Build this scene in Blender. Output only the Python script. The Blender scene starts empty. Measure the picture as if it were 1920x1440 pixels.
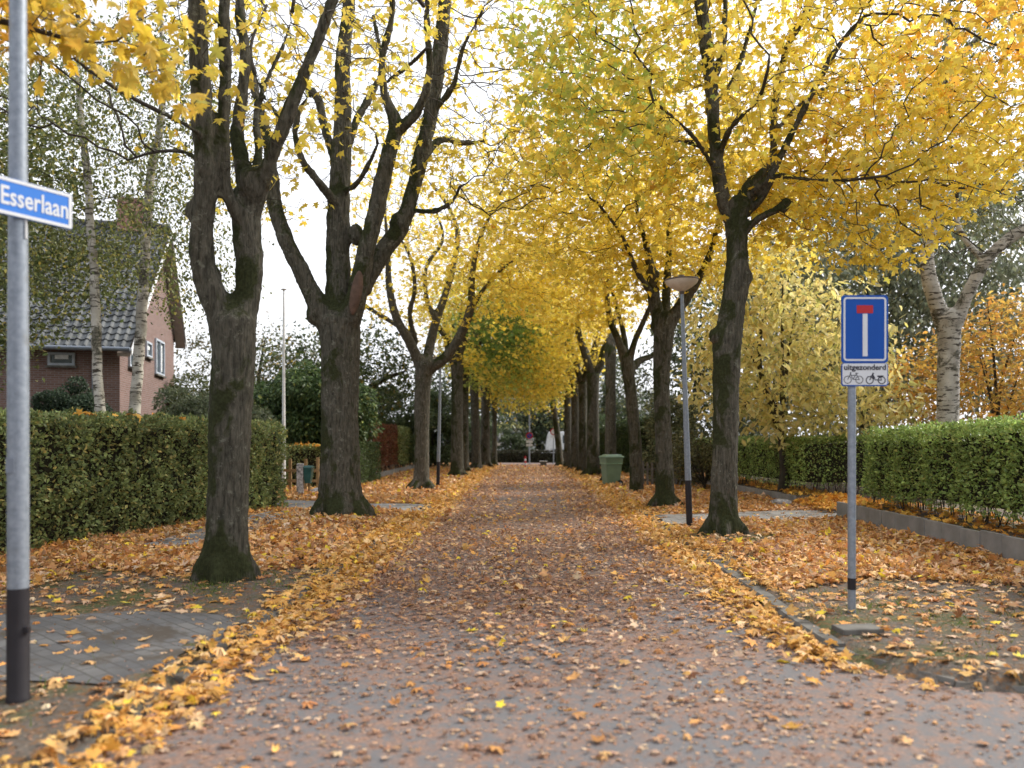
import bpy, bmesh, math, random
import numpy as np
from mathutils import Vector, Matrix

# ------------------------------------------------------------------ camera, world, sun, exposure
SC = bpy.context.scene
C = SC.collection
F = 1500.0; HX = 987.0; HY = 825.0; EYE = 1.6           # focal length in photo pixels, vanishing point, eye height
cam_d = bpy.data.cameras.new("camera"); cam = bpy.data.objects.new("camera", cam_d); C.objects.link(cam)
cam.location = (0, 0, EYE); cam.rotation_euler = (math.radians(90), 0, 0)
cam_d.sensor_width = 36; cam_d.lens = F / 1920 * 36
cam_d.shift_x = (960 - HX) / 1920; cam_d.shift_y = (HY - 720) / 1920
cam_d.clip_start = 0.05; cam_d.clip_end = 2000
cam_d.dof.use_dof = True; cam_d.dof.focus_distance = 11.5; cam_d.dof.aperture_fstop = 1.05
SC.camera = cam

SUN_EL, SUN_AZ = math.radians(38), math.radians(62)
w = bpy.data.worlds.new("World"); SC.world = w; w.use_nodes = True
nt = w.node_tree; nt.nodes.clear()
sky = nt.nodes.new("ShaderNodeTexSky"); sky.sky_type = 'NISHITA'; sky.sun_disc = False
sky.sun_elevation = SUN_EL; sky.sun_rotation = SUN_AZ; sky.dust_density = 4; sky.air_density = 1.0; sky.altitude = 0
hsv = nt.nodes.new("ShaderNodeHueSaturation"); hsv.inputs['Saturation'].default_value = 0.22; hsv.inputs['Value'].default_value = 1.0
mixc = nt.nodes.new("ShaderNodeMix"); mixc.data_type = 'RGBA'; mixc.inputs[0].default_value = 0.62
mixc.inputs[7].default_value = (8.6, 8.8, 9.3, 1)                       # the bright cloud sheet
bg = nt.nodes.new("ShaderNodeBackground"); bg.inputs[1].default_value = 0.12
out = nt.nodes.new("ShaderNodeOutputWorld")
nt.links.new(sky.outputs[0], hsv.inputs['Color']); nt.links.new(hsv.outputs[0], mixc.inputs[6])
nt.links.new(mixc.outputs[2], bg.inputs[0]); nt.links.new(bg.outputs[0], out.inputs[0])
sd = bpy.data.lights.new("sun", 'SUN'); sd.energy = 2.7; sd.angle = math.radians(12); sd.color = (1.0, 0.93, 0.82)
sun = bpy.data.objects.new("sun", sd); C.objects.link(sun)
sdir = Vector((math.cos(SUN_EL) * math.sin(SUN_AZ), math.cos(SUN_EL) * math.cos(SUN_AZ), math.sin(SUN_EL)))
sun.rotation_euler = sdir.to_track_quat('Z', 'Y').to_euler(); sun.location = (10, 10, 30)
SC.view_settings.view_transform = 'Standard'; SC.view_settings.look = 'None'
SC.view_settings.exposure = 0.78; SC.view_settings.gamma = 1
SC.render.engine = 'CYCLES'
try:
    SC.cycles.max_bounces = 6; SC.cycles.diffuse_bounces = 4; SC.cycles.transmission_bounces = 5
    SC.cycles.glossy_bounces = 2; SC.cycles.use_denoising = True; SC.cycles.sample_clamp_indirect = 6
    SC.cycles.use_adaptive_sampling = True; SC.cycles.adaptive_threshold = 0.02
except Exception: pass

RNG = np.random.default_rng(7)
def P(px, py, D): return np.array([(px - HX) * D / F, D, EYE + (HY - py) * D / F])
def GD(py): return EYE * F / (py - HY)                    # distance of a ground point seen at row py

# ------------------------------------------------------------------ materials
def newmat(name):
    m = bpy.data.materials.new(name); m.use_nodes = True; m.node_tree.nodes.clear(); return m, m.node_tree
def nd(t, kind, **kw):
    n = t.nodes.new(kind)
    for k, v in kw.items():
        if k in n.inputs: n.inputs[k].default_value = v
        else: setattr(n, k, v)
    return n
def mixcol(t, fac, a, b):
    m = t.nodes.new("ShaderNodeMix"); m.data_type = 'RGBA'
    for sock, v in ((m.inputs[0], fac), (m.inputs[6], a), (m.inputs[7], b)):
        if isinstance(v, bpy.types.NodeSocket): t.links.new(v, sock)
        else: sock.default_value = v if not isinstance(v, tuple) or len(v) == 4 else (*v, 1)
    return m.outputs[2]
def ramp(t, src, lo, hi):
    r = t.nodes.new("ShaderNodeMapRange"); r.inputs[1].default_value = lo; r.inputs[2].default_value = hi
    t.links.new(src, r.inputs[0]); return r.outputs[0]
def noise(t, scale, detail=4, vec=None, rough=0.55, dist=0.0):
    n = nd(t, "ShaderNodeTexNoise", Scale=scale, Detail=detail, Roughness=rough, Distortion=dist)
    if vec: t.links.new(vec, n.inputs['Vector'])
    return n.outputs['Fac']
def coords(t, scale=(1, 1, 1), world=False):
    if world:
        g = t.nodes.new("ShaderNodeNewGeometry"); s = g.outputs['Position']
    else: s = t.nodes.new("ShaderNodeTexCoord").outputs['Object']
    m = nd(t, "ShaderNodeMapping"); m.inputs['Scale'].default_value = scale
    t.links.new(s, m.inputs['Vector']); return m.outputs['Vector']
def finish(t, col, rough=0.8, bump=None, strength=0.3, dist=0.02, metal=0.0, spec=0.3):
    p = nd(t, "ShaderNodeBsdfPrincipled", Metallic=metal); p.inputs['Specular IOR Level'].default_value = spec
    for sock, v in ((p.inputs['Base Color'], col), (p.inputs['Roughness'], rough)):
        if isinstance(v, bpy.types.NodeSocket): t.links.new(v, sock)
        else: sock.default_value = v if not isinstance(v, tuple) or len(v) == 4 else (*v, 1)
    if bump is not None:
        b = nd(t, "ShaderNodeBump", Strength=strength, Distance=dist); t.links.new(bump, b.inputs['Height'])
        t.links.new(b.outputs[0], p.inputs['Normal'])
    o = t.nodes.new("ShaderNodeOutputMaterial"); t.links.new(p.outputs[0], o.inputs[0]); return p
def plain(name, col, rough=0.6, metal=0.0, var=0.15, scale=8, bumps=0.05):
    m, t = newmat(name); v = coords(t)
    n = noise(t, scale, 5, v)
    c = mixcol(t, ramp(t, n, 0.3, 0.7), tuple(x * (1 - var) for x in col), tuple(min(1, x * (1 + var)) for x in col))
    finish(t, c, rough, noise(t, scale * 5, 3, v), bumps, 0.01, metal); return m
def leafmat(name, trans=0.45, rough=0.5, gain=1.0):
    m, t = newmat(name)
    a = nd(t, "ShaderNodeAttribute"); a.attribute_name = "Col"
    p = nd(t, "ShaderNodeBsdfPrincipled", Roughness=rough); p.inputs['Specular IOR Level'].default_value = 0.25
    tr = nd(t, "ShaderNodeBsdfTranslucent"); mx = nd(t, "ShaderNodeMixShader"); mx.inputs[0].default_value = trans
    o = t.nodes.new("ShaderNodeOutputMaterial")
    t.links.new(a.outputs['Color'], p.inputs['Base Color']); t.links.new(a.outputs['Color'], tr.inputs['Color'])
    t.links.new(p.outputs[0], mx.inputs[1]); t.links.new(tr.outputs[0], mx.inputs[2]); t.links.new(mx.outputs[0], o.inputs[0])
    return m
def barkmat(name, base, dark, moss, lichen, mossamt=0.5, lichamt=0.6, mosslow=True):
    m, t = newmat(name)
    v = coords(t, (1, 1, 0.28), True); v2 = coords(t, (1, 1, 1), True); v3 = coords(t, (1, 1, .6), True)
    fa = noise(t, 26, 7, v, 0.7); fb = noise(t, 34, 5, coords(t, (1, 1, .11), True), .6, .3); fm = nd(t, 'ShaderNodeMath', operation='MULTIPLY'); t.links.new(fa, fm.inputs[0]); t.links.new(fb, fm.inputs[1]); fq = nd(t, 'ShaderNodeMath', operation='POWER'); fq.inputs[1].default_value = .5; t.links.new(fm.outputs[0], fq.inputs[0]); fine = fq.outputs[0]; patch = noise(t, 2.6, 5, v3, 0.65, 0.6); lich = noise(t, 8, 8, v2, 0.82, 0)
    c = mixcol(t, ramp(t, fine, 0.36, 0.60), dark, base)
    c = mixcol(t, ramp(t, lich, 0.65 - 0.12 * lichamt, 0.72 - 0.12 * lichamt), c, lichen)
    g = t.nodes.new("ShaderNodeNewGeometry"); sp = t.nodes.new("ShaderNodeSeparateXYZ"); t.links.new(g.outputs['Position'], sp.inputs[0])
    ht = nd(t, "ShaderNodeMapRange"); ht.inputs[1].default_value = 0.0; ht.inputs[2].default_value = .7
    ht.inputs[3].default_value = 0.09 if mosslow else 0.0; ht.inputs[4].default_value = 0.0
    t.links.new(sp.outputs[2], ht.inputs[0])
    nz = t.nodes.new("ShaderNodeSeparateXYZ"); t.links.new(g.outputs['Normal'], nz.inputs[0])   # moss sits on upward and north-west faces
    k = nd(t, "ShaderNodeMath", operation='MULTIPLY'); k.inputs[1].default_value = -0.07; t.links.new(nz.outputs[0], k.inputs[0])
    k2 = nd(t, "ShaderNodeMath", operation='MULTIPLY_ADD'); k2.inputs[1].default_value = 0.16
    t.links.new(nz.outputs[2], k2.inputs[0]); t.links.new(k.outputs[0], k2.inputs[2])
    s1 = nd(t, "ShaderNodeMath", operation='ADD'); t.links.new(patch, s1.inputs[0]); t.links.new(ht.outputs[0], s1.inputs[1])
    s2 = nd(t, "ShaderNodeMath", operation='ADD'); t.links.new(s1.outputs[0], s2.inputs[0]); t.links.new(k2.outputs[0], s2.inputs[1])
    mossn = mixcol(t, ramp(t, noise(t, 30, 3, v2), .35, .65), tuple(x * .55 for x in moss), moss)
    c = mixcol(t, ramp(t, s2.outputs[0], 0.66 - 0.2 * mossamt, 0.74 - 0.2 * mossamt), c, mossn)
    finish(t, c, 0.9, fine, 1.0, 0.045, 0, 0.15); return m

M = {}
M['leaf'] = leafmat("maple_leaf", 0.55, 0.45)
M['litter'] = leafmat("fallen_leaf", 0.2, 0.6)
M['green'] = leafmat("shrub_leaf", 0.3, 0.4)
M['bark'] = barkmat("maple_bark", (0.115, 0.107, 0.085), (0.026, 0.025, 0.019), (0.042, 0.048, 0.02), (0.17, 0.17, 0.135), 0.78, 0.8)
M['barkgrey'] = barkmat("grey_maple_bark", (0.12, 0.113, 0.092), (0.034, 0.032, 0.025), (0.038, 0.046, 0.014), (0.2, 0.185, 0.155), 0.4, 0.8)
M['twig'] = plain("twig_bark", (0.05, 0.042, 0.034), 0.9, 0, .3, 12)
M['darkbark'] = plain("dark_bark", (0.045, 0.04, 0.03), 0.9, 0, .35, 6, .3)
def birchmat():
    m, t = newmat("birch_bark"); v = coords(t, (1, 1, 1), True); vb = coords(t, (2.5, 2.5, 11), True)
    c = mixcol(t, ramp(t, noise(t, 3, 5, v), .35, .65), (0.28, 0.26, 0.22), (0.52, 0.50, 0.45))
    c = mixcol(t, ramp(t, noise(t, 1.6, 4, vb, .7), 0.53, 0.58), c, (0.06, 0.05, 0.04))
    c = mixcol(t, ramp(t, noise(t, 1.6, 6, v, .75, .6), 0.54, 0.60), c, mixcol(t, ramp(t, noise(t, 25, 4, v), .4, .6), (0.16, 0.15, 0.12), (0.045, 0.045, 0.03)))
    finish(t, c, .8, noise(t, 14, 5, vb), .6, .02); return m
M['birch'] = birchmat()

def asphalt():
    m, t = newmat("asphalt"); v = coords(t, (1, 1, 1), True)
    n = noise(t, 140, 3, v, .7); big = noise(t, .7, 4, v)
    c = mixcol(t, ramp(t, n, .3, .7), (0.085, 0.087, 0.095), (0.17, 0.172, 0.185))
    c = mixcol(t, ramp(t, big, .3, .75), c, (0.13, 0.125, 0.13))
    mush = nd(t, "ShaderNodeMath", operation='ADD'); t.links.new(noise(t, 9, 9, v, .82, .3), mush.inputs[0]); mb = nd(t, "ShaderNodeMath", operation='MULTIPLY_ADD'); mb.inputs[1].default_value = .35; mb.inputs[2].default_value = -.19; ys_ = t.nodes.new('ShaderNodeSeparateXYZ'); t.links.new(v, ys_.inputs[0]); ym = nd(t, 'ShaderNodeMapRange'); ym.inputs[1].default_value = 4.0; ym.inputs[2].default_value = 8.5; ym.inputs[3].default_value = -.205; ym.inputs[4].default_value = -.17; t.links.new(ys_.outputs[1], ym.inputs[0]); t.links.new(ym.outputs[0], mb.inputs[2]); t.links.new(noise(t, .9, 3, v), mb.inputs[0]); t.links.new(mb.outputs[0], mush.inputs[1]); mush = mush.outputs[0]                                     # trodden leaf crumbs lying on the tar
    c = mixcol(t, ramp(t, mush, .43, .56), c, mixcol(t, ramp(t, noise(t, 45, 4, v), .4, .6), (0.15, 0.09, 0.068), (0.30, 0.185, 0.135)))
    finish(t, c, .72, n, .35, .01); return m
M['asphalt'] = asphalt()
def groundm():
    m, t = newmat("verge_soil"); v = coords(t, (1, 1, 1), True)
    n = noise(t, 30, 6, v, .7); big = noise(t, 1.1, 5, v, .6)
    c = mixcol(t, ramp(t, n, .3, .7), (0.06, 0.047, 0.038), (0.17, 0.15, 0.13))
    c = mixcol(t, ramp(t, big, .50, .62), c, mixcol(t, ramp(t, n, .35, .65), (0.04, 0.05, 0.018), (0.11, 0.12, 0.05)))
    c = mixcol(t, ramp(t, noise(t, 16, 7, v, .75), .53, .58), c, (0.2, 0.1, 0.04))
    finish(t, c, .95, n, .8, .03); return m
M['ground'] = groundm()
def pavers(name, a, b, sx=0.21, sy=0.07, rot=0.0, mortar=(0.06, 0.055, 0.05)):
    m, t = newmat(name); mp = nd(t, "ShaderNodeMapping"); g = t.nodes.new("ShaderNodeNewGeometry")
    t.links.new(g.outputs['Position'], mp.inputs[0]); mp.inputs['Rotation'].default_value = (0, 0, rot)
    br = nd(t, "ShaderNodeTexBrick", Scale=1.0); br.inputs['Brick Width'].default_value = sx; br.inputs['Row Height'].default_value = sy
    br.inputs['Mortar Size'].default_value = 0.006; br.inputs['Color1'].default_value = (*a, 1); br.inputs['Color2'].default_value = (*b, 1)
    br.inputs['Mortar'].default_value = (*mortar, 1); t.links.new(mp.outputs[0], br.inputs['Vector'])
    c = mixcol(t, ramp(t, noise(t, 1.7, 5, coords(t, world=True)), .4, .7), br.outputs['Color'], tuple(x * .6 for x in a))
    c = mixcol(t, ramp(t, noise(t, 2.3, 8, coords(t, world=True), .7), .52, .62), c, (0.075, 0.062, 0.05))
    finish(t, c, .85, br.outputs['Fac'], -.5, .01); return m
M['paver'] = pavers("grey_pavers", (0.115, 0.115, 0.12), (0.16, 0.157, 0.155), .21, .105, .7)
M['path'] = pavers("path_tiles", (0.22, 0.22, 0.225), (0.29, 0.285, 0.28), .3, .3, 0)
M['kerb'] = plain("kerb_concrete", (0.125, 0.12, 0.11), .9, 0, .35, 5, .3)
M['concrete'] = plain("edging_concrete", (0.23, 0.225, 0.215), .9, 0, .25, 3, .25)
def galv():
    m, t = newmat("galvanised_steel"); v = coords(t)
    c = mixcol(t, ramp(t, noise(t, 26, 5, v, .7), .3, .7), (0.17, 0.20, 0.24), (0.30, 0.34, 0.40))
    c = mixcol(t, ramp(t, noise(t, 4, 4, v), .6, .7), c, (0.2, 0.21, 0.22))
    finish(t, c, .5, noise(t, 60, 2, v), .08, .005, .35, .5); return m
M['galv'] = galv()
M['black'] = plain("black_paint", (0.02, 0.018, 0.022), .6)
M['signblue'] = plain("sign_blue", (0.002, 0.07, 0.36), .6, 0, .04, 3, 0)
M['nameblue'] = plain("name_sign_blue", (0.03, 0.17, 0.58), .4, 0, .04, 3, 0)
M['signwhite'] = plain("sign_white", (0.62, 0.64, 0.67), .4, 0, .04, 8, 0)
M['signred'] = plain("sign_red", (0.42, 0.015, 0.025), .4, 0, .05, 8, 0)
M['signblack'] = plain("sign_black", (0.03, 0.032, 0.045), .5, 0, .05, 8, 0)
M['white'] = plain("white_paint", (0.72, 0.74, 0.76), .5)
M['frame'] = plain("window_frame_paint", (0.42, 0.47, 0.55), .5)
M['bin'] = plain("bin_plastic", (0.15, 0.225, 0.155), .45, 0, .12, 4)
M['bindark'] = plain("bin_rim", (0.2, 0.32, 0.21), .45)
M['boxgreen'] = plain("box_green", (0.03, 0.1, 0.095), .4)
M['wood'] = plain("fence_wood", (0.3, 0.2, 0.1), .8, 0, .3, 10, .2)
M['granite'] = plain("granite", (0.36, 0.35, 0.36), .9, 0, .75, 16, .6)
M['rubber'] = plain("rubber", (0.02, 0.02, 0.02), .8)
M['dish'] = plain("lamp_bowl", (0.62, 0.57, 0.5), .35)
M['dishtop'] = plain("lamp_hood", (0.13, 0.11, 0.1), .6)
M['wound'] = plain("bare_wood", (0.10, 0.062, 0.045), .8, 0, .3, 9, .2)
M['zinc'] = plain("gutter_zinc", (0.2, 0.23, 0.28), .5, .3)
def glassm():
    m, t = newmat("window_glass"); finish(t, (0.05, 0.07, 0.08), .08, None, spec=.8); return m
M['glass'] = glassm()
def brick():
    m, t = newmat("house_brick"); tc = nd(t, "ShaderNodeUVMap"); br = nd(t, "ShaderNodeTexBrick", Scale=1.0)
    br.inputs['Brick Width'].default_value = .22; br.inputs['Row Height'].default_value = .0667
    br.inputs['Mortar Size'].default_value = .009; br.inputs['Color1'].default_value = (0.15, 0.085, 0.07, 1)
    br.inputs['Color2'].default_value = (0.21, 0.125, 0.11, 1); br.inputs['Mortar'].default_value = (0.22, 0.2, 0.195, 1)
    t.links.new(tc.outputs[0], br.inputs['Vector'])
    finish(t, br.outputs['Color'], .9, br.outputs['Fac'], -.5, .01); return m
M['brick'] = brick()
M['tile'] = plain("roof_tile", (0.085, 0.092, 0.098), .65, 0, .4, 1.5, .1)
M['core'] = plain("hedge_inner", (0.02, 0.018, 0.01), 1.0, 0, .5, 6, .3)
M['fascia'] = plain("yellow_fascia", (0.75, 0.72, 0.25), .6)

# ------------------------------------------------------------------ objects
def tag(o, label=None, cat=None, group=None, kind=None):
    if label: o['label'] = label
    if cat: o['category'] = cat
    if group: o['group'] = group
    if kind: o['kind'] = kind
    return o
def root(name, loc, label, cat, group=None):
    o = bpy.data.objects.new(name, None); C.objects.link(o); o.location = loc; o.empty_display_size = .2
    return tag(o, label, cat, group)
def link(name, me, mat, parent=None, label=None):
    o = bpy.data.objects.new(name, me); C.objects.link(o)
    if mat is not None and len(me.materials) == 0: me.materials.append(mat)
    if parent is not None:
        o.parent = parent; o.matrix_parent_inverse = Matrix.Translation(parent.location).inverted()
    if label: o['label'] = label
    return o
def npmesh(name, V, faces_flat, k, col=None, smooth=False):
    """V (n,3); faces_flat (m,k)"""
    me = bpy.data.meshes.new(name); V = np.ascontiguousarray(V, np.float32); fl = np.ascontiguousarray(faces_flat, np.int32)
    me.vertices.add(len(V)); me.vertices.foreach_set("co", V.ravel())
    m = len(fl); me.loops.add(m * k); me.loops.foreach_set("vertex_index", fl.ravel())
    me.polygons.add(m); me.polygons.foreach_set("loop_start", np.arange(0, m * k, k, dtype=np.int32))
    if smooth: me.polygons.foreach_set("use_smooth", np.ones(m, bool))
    if col is not None:
        a = me.color_attributes.new("Col", 'FLOAT_COLOR', 'POINT')
        a.data.foreach_set("color", np.ascontiguousarray(np.concatenate([col, np.ones((len(col), 1))], 1), np.float32).ravel())
    me.update(calc_edges=True); return me
class B:
    """collects simple shapes into one mesh"""
    def __init__(s): s.bm = bmesh.new()
    def box(s, c, d, rz=0, bevel=0):
        r = bmesh.ops.create_cube(s.bm, size=1); vs = r['verts']
        bmesh.ops.scale(s.bm, vec=Vector(d), verts=vs)
        if bevel:
            es = list({e for v in vs for e in v.link_edges})
            r = bmesh.ops.bevel(s.bm, geom=es, offset=bevel, segments=2, affect='EDGES', profile=.5); vs = list({v for v in r['verts']} | {v for v in vs if v.is_valid})
        bmesh.ops.rotate(s.bm, verts=vs, cent=(0, 0, 0), matrix=Matrix.Rotation(rz, 3, 'Z'))
        bmesh.ops.translate(s.bm, vec=Vector(c), verts=vs); return s
    def lathe(s, c, prof, n=24, axis=None):
        rings = []
        for r, z in prof:
            rings.append([s.bm.verts.new((r * math.cos(2 * math.pi * i / n), r * math.sin(2 * math.pi * i / n), z)) for i in range(n)])
        for a, b in zip(rings, rings[1:]):
            for i in range(n): s.bm.faces.new((a[i], a[(i + 1) % n], b[(i + 1) % n], b[i]))
        s.bm.faces.new(rings[0][::-1]); s.bm.faces.new(rings[-1])
        vs = [v for r in rings for v in r]
        if axis is not None:
            q = Vector((0, 0, 1)).rotation_difference(Vector(axis)); bmesh.ops.rotate(s.bm, verts=vs, cent=(0, 0, 0), matrix=q.to_matrix())
        bmesh.ops.translate(s.bm, vec=Vector(c), verts=vs); return s
    def rod(s, a, b, r, n=10, r2=None):
        a = Vector(a); b = Vector(b); d = b - a
        return s.lathe(a, [(r, 0), (r2 if r2 is not None else r, d.length)], n, d.normalized())
    def poly(s, pts, ext):
        """flat polygon with thickness vector ext"""
        v0 = [s.bm.verts.new(p) for p in pts]; v1 = [s.bm.verts.new(Vector(p) + Vector(ext)) for p in pts]
        s.bm.faces.new(v0); s.bm.faces.new(v1[::-1]); n = len(pts)
        for i in range(n): s.bm.faces.new((v0[i], v0[(i + 1) % n], v1[(i + 1) % n], v1[i]))
        return s
    def done(s, name, mat, parent=None, label=None, smooth=False, local=None):
        bmesh.ops.recalc_face_normals(s.bm, faces=s.bm.faces[:])
        me = bpy.data.meshes.new(name); s.bm.to_mesh(me); s.bm.free()
        if local is not None: me.transform(Matrix.Translation(-Vector(local)))
        if smooth:
            for p in me.polygons: p.use_smooth = True
            try: me.set_sharp_from_angle(angle=math.radians(40))
            except Exception: pass
        return link(name, me, mat, parent, label)

# ------------------------------------------------------------------ leaves
def fan(outline, cz=0.0, cen=(0, .35)):
    pts = [(cen[0], cen[1], cz)] + [(x, y, z) for x, y, z in outline]; n = len(outline)
    return np.array(pts, float), np.array([(0, 1 + i, 1 + (i + 1) % n) for i in range(n)])
def sym(half):
    return half + [(-x, y, z) for x, y, z in half[::-1] if abs(x) > 1e-6]
MAPLE_NEAR = fan(sym([(0, 0, 0), (.2, -.05, .0), (.40, -.03, -.05), (.34, .1, 0), (.27, .2, .02), (.44, .27, -.03), (.62, .47, -.1), (.42, .46, -.02), (.36, .58, -.04),
                      (.17, .5, .02), (.21, .66, -.01), (.27, .76, -.05), (.12, .78, -.02), (0, 1.02, -.12)]), .03)
MAPLE_MID = fan(sym([(0, 0, 0), (.42, -.02, -.04), (.26, .23, .02), (.6, .5, -.1), (.19, .52, .02), (.24, .74, -.04), (0, 1, -.12)]), .03)
MAPLE_FAR = (np.array([(0, 0, 0), (.5, .05, -.05), (.55, .5, -.08), (0, 1, -.12), (-.55, .5, -.08), (-.5, .05, -.05), (0, .35, .05)], float),
             np.array([(6, 0, 1), (6, 2, 3), (6, 3, 4), (6, 5, 0)]))
OVAL = (np.array([(0, 0, 0), (.24, .35, .03), (.17, .75, -.02), (0, 1, -.1), (-.17, .75, -.02), (-.24, .35, .03), (0, .4, -.03)], float),
        np.array([(6, 0, 1), (6, 1, 2), (6, 2, 3), (6, 3, 4), (6, 4, 5), (6, 5, 0)]))
KITE = (np.array([(0, 0, 0), (.35, .45, .05), (0, 1, -.05), (-.35, .45, .05)], float), np.array([(0, 1, 2), (0, 2, 3)]))
def unit(v): return v / (np.linalg.norm(v, axis=-1, keepdims=True) + 1e-9)
def leafarr(pos, axis, nrm, size, col, tmpl, flat=0):
    """one leaf per row of pos; every leaf gets its own fold, curl and blotches"""
    V0, F0 = tmpl; N = len(pos); k = len(V0); t = unit(axis); b = unit(np.cross(t, nrm)); n = np.cross(b, t); rg = np.random.default_rng(N)
    sx = np.where(rg.random(N) < .3, rg.uniform(.3, .8, N), rg.uniform(.8, 1.1, N))[:, None]; curl = rg.normal(.9, 1.3, (N, 1)) * (1.6 if flat else 1.0); side = rg.normal(0, .16, (N, 1)) * (1.6 if flat else 1)
    x = V0[None, :, 0] * sx; y = V0[None, :, 1]; z = V0[None, :, 2] * curl + side * V0[None, :, 0] * y + np.where(flat, .35, .15) * (1.05 - sx) * np.abs(V0[None, :, 0])
    x = x * (1 + rg.normal(0, .07, (N, k))); y = y * (1 + rg.normal(0, .06, (N, k)))
    V = pos[:, None, :] + size[:, None, None] * (x[:, :, None] * b[:, None, :] + y[:, :, None] * t[:, None, :] + z[:, :, None] * n[:, None, :])
    cc = np.clip(col[:, None, :] * (1 + rg.normal(0, .13, (N, k, 1))) * (1 + rg.normal(0, .05, (N, k, 3))), 0, 1)
    return V.reshape(-1, 3), (F0[None] + (np.arange(N) * k)[:, None, None]).reshape(-1, 3), cc.reshape(-1, 3)
def leafmesh(name, pos, axis, nrm, size, col, tmpl):
    V, Fc, cc = leafarr(pos, axis, nrm, size, col, tmpl); return npmesh(name, V, Fc, 3, cc)
def lowfreq(p, s=1.0, ph=0.0):
    x, y, z = p[:, 0] * s, p[:, 1] * s, p[:, 2] * s
    return (np.sin(1.1 * x + 1.7 * y + ph) + np.sin(1.9 * y - 1.3 * z + 2 * ph) + np.sin(1.5 * z + 1.2 * x + 3 * ph) + .6 * np.sin(3.3 * x - 2.9 * z + ph) + .6 * np.sin(3.7 * y + 3.1 * z)) / 4.2
YEL = np.array([.87, .64, .065]); YEL2 = np.array([.90, .73, .16]); GRN = np.array([.38, .50, .12]); ORG = np.array([.78, .34, .05]); PALE = np.array([.78, .62, .22]); BRN = np.array([.45, .22, .07])
def autumn(p, green=0.15, orange=0.12, ph=0.0, rng=RNG):
    n = len(p); lf = lowfreq(p, .9, ph); u = rng.random(n)
    c = YEL[None] * (1 - u[:, None]) + YEL2[None] * u[:, None]
    g = np.clip((lf + rng.normal(0, .35, n)) * 1.0 - (0.95 - 2.2 * np.asarray(green)), 0, 1)[:, None] * .85
    o = np.clip((-lf + rng.normal(0, .35, n)) * 1.0 - (0.95 - 2.2 * np.asarray(orange)), 0, 1)[:, None] * .85
    c = c * (1 - g) + GRN * g; c = c * (1 - o) + ORG * o
    return np.clip(c * rng.uniform(.72, 1.15, (n, 1)), 0, 1)
def palette(n, cols, wts, var=.25, rng=RNG):
    cols = np.array(cols, float); w_ = np.array(wts, float); w_ /= w_.sum()
    i = rng.choice(len(cols), n, p=w_); c = cols[i]; j = rng.choice(len(cols), n, p=w_)
    c = c * .7 + cols[j] * .3
    return np.clip(c * rng.uniform(1 - var, 1 + var, (n, 1)), 0, 1)

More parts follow.
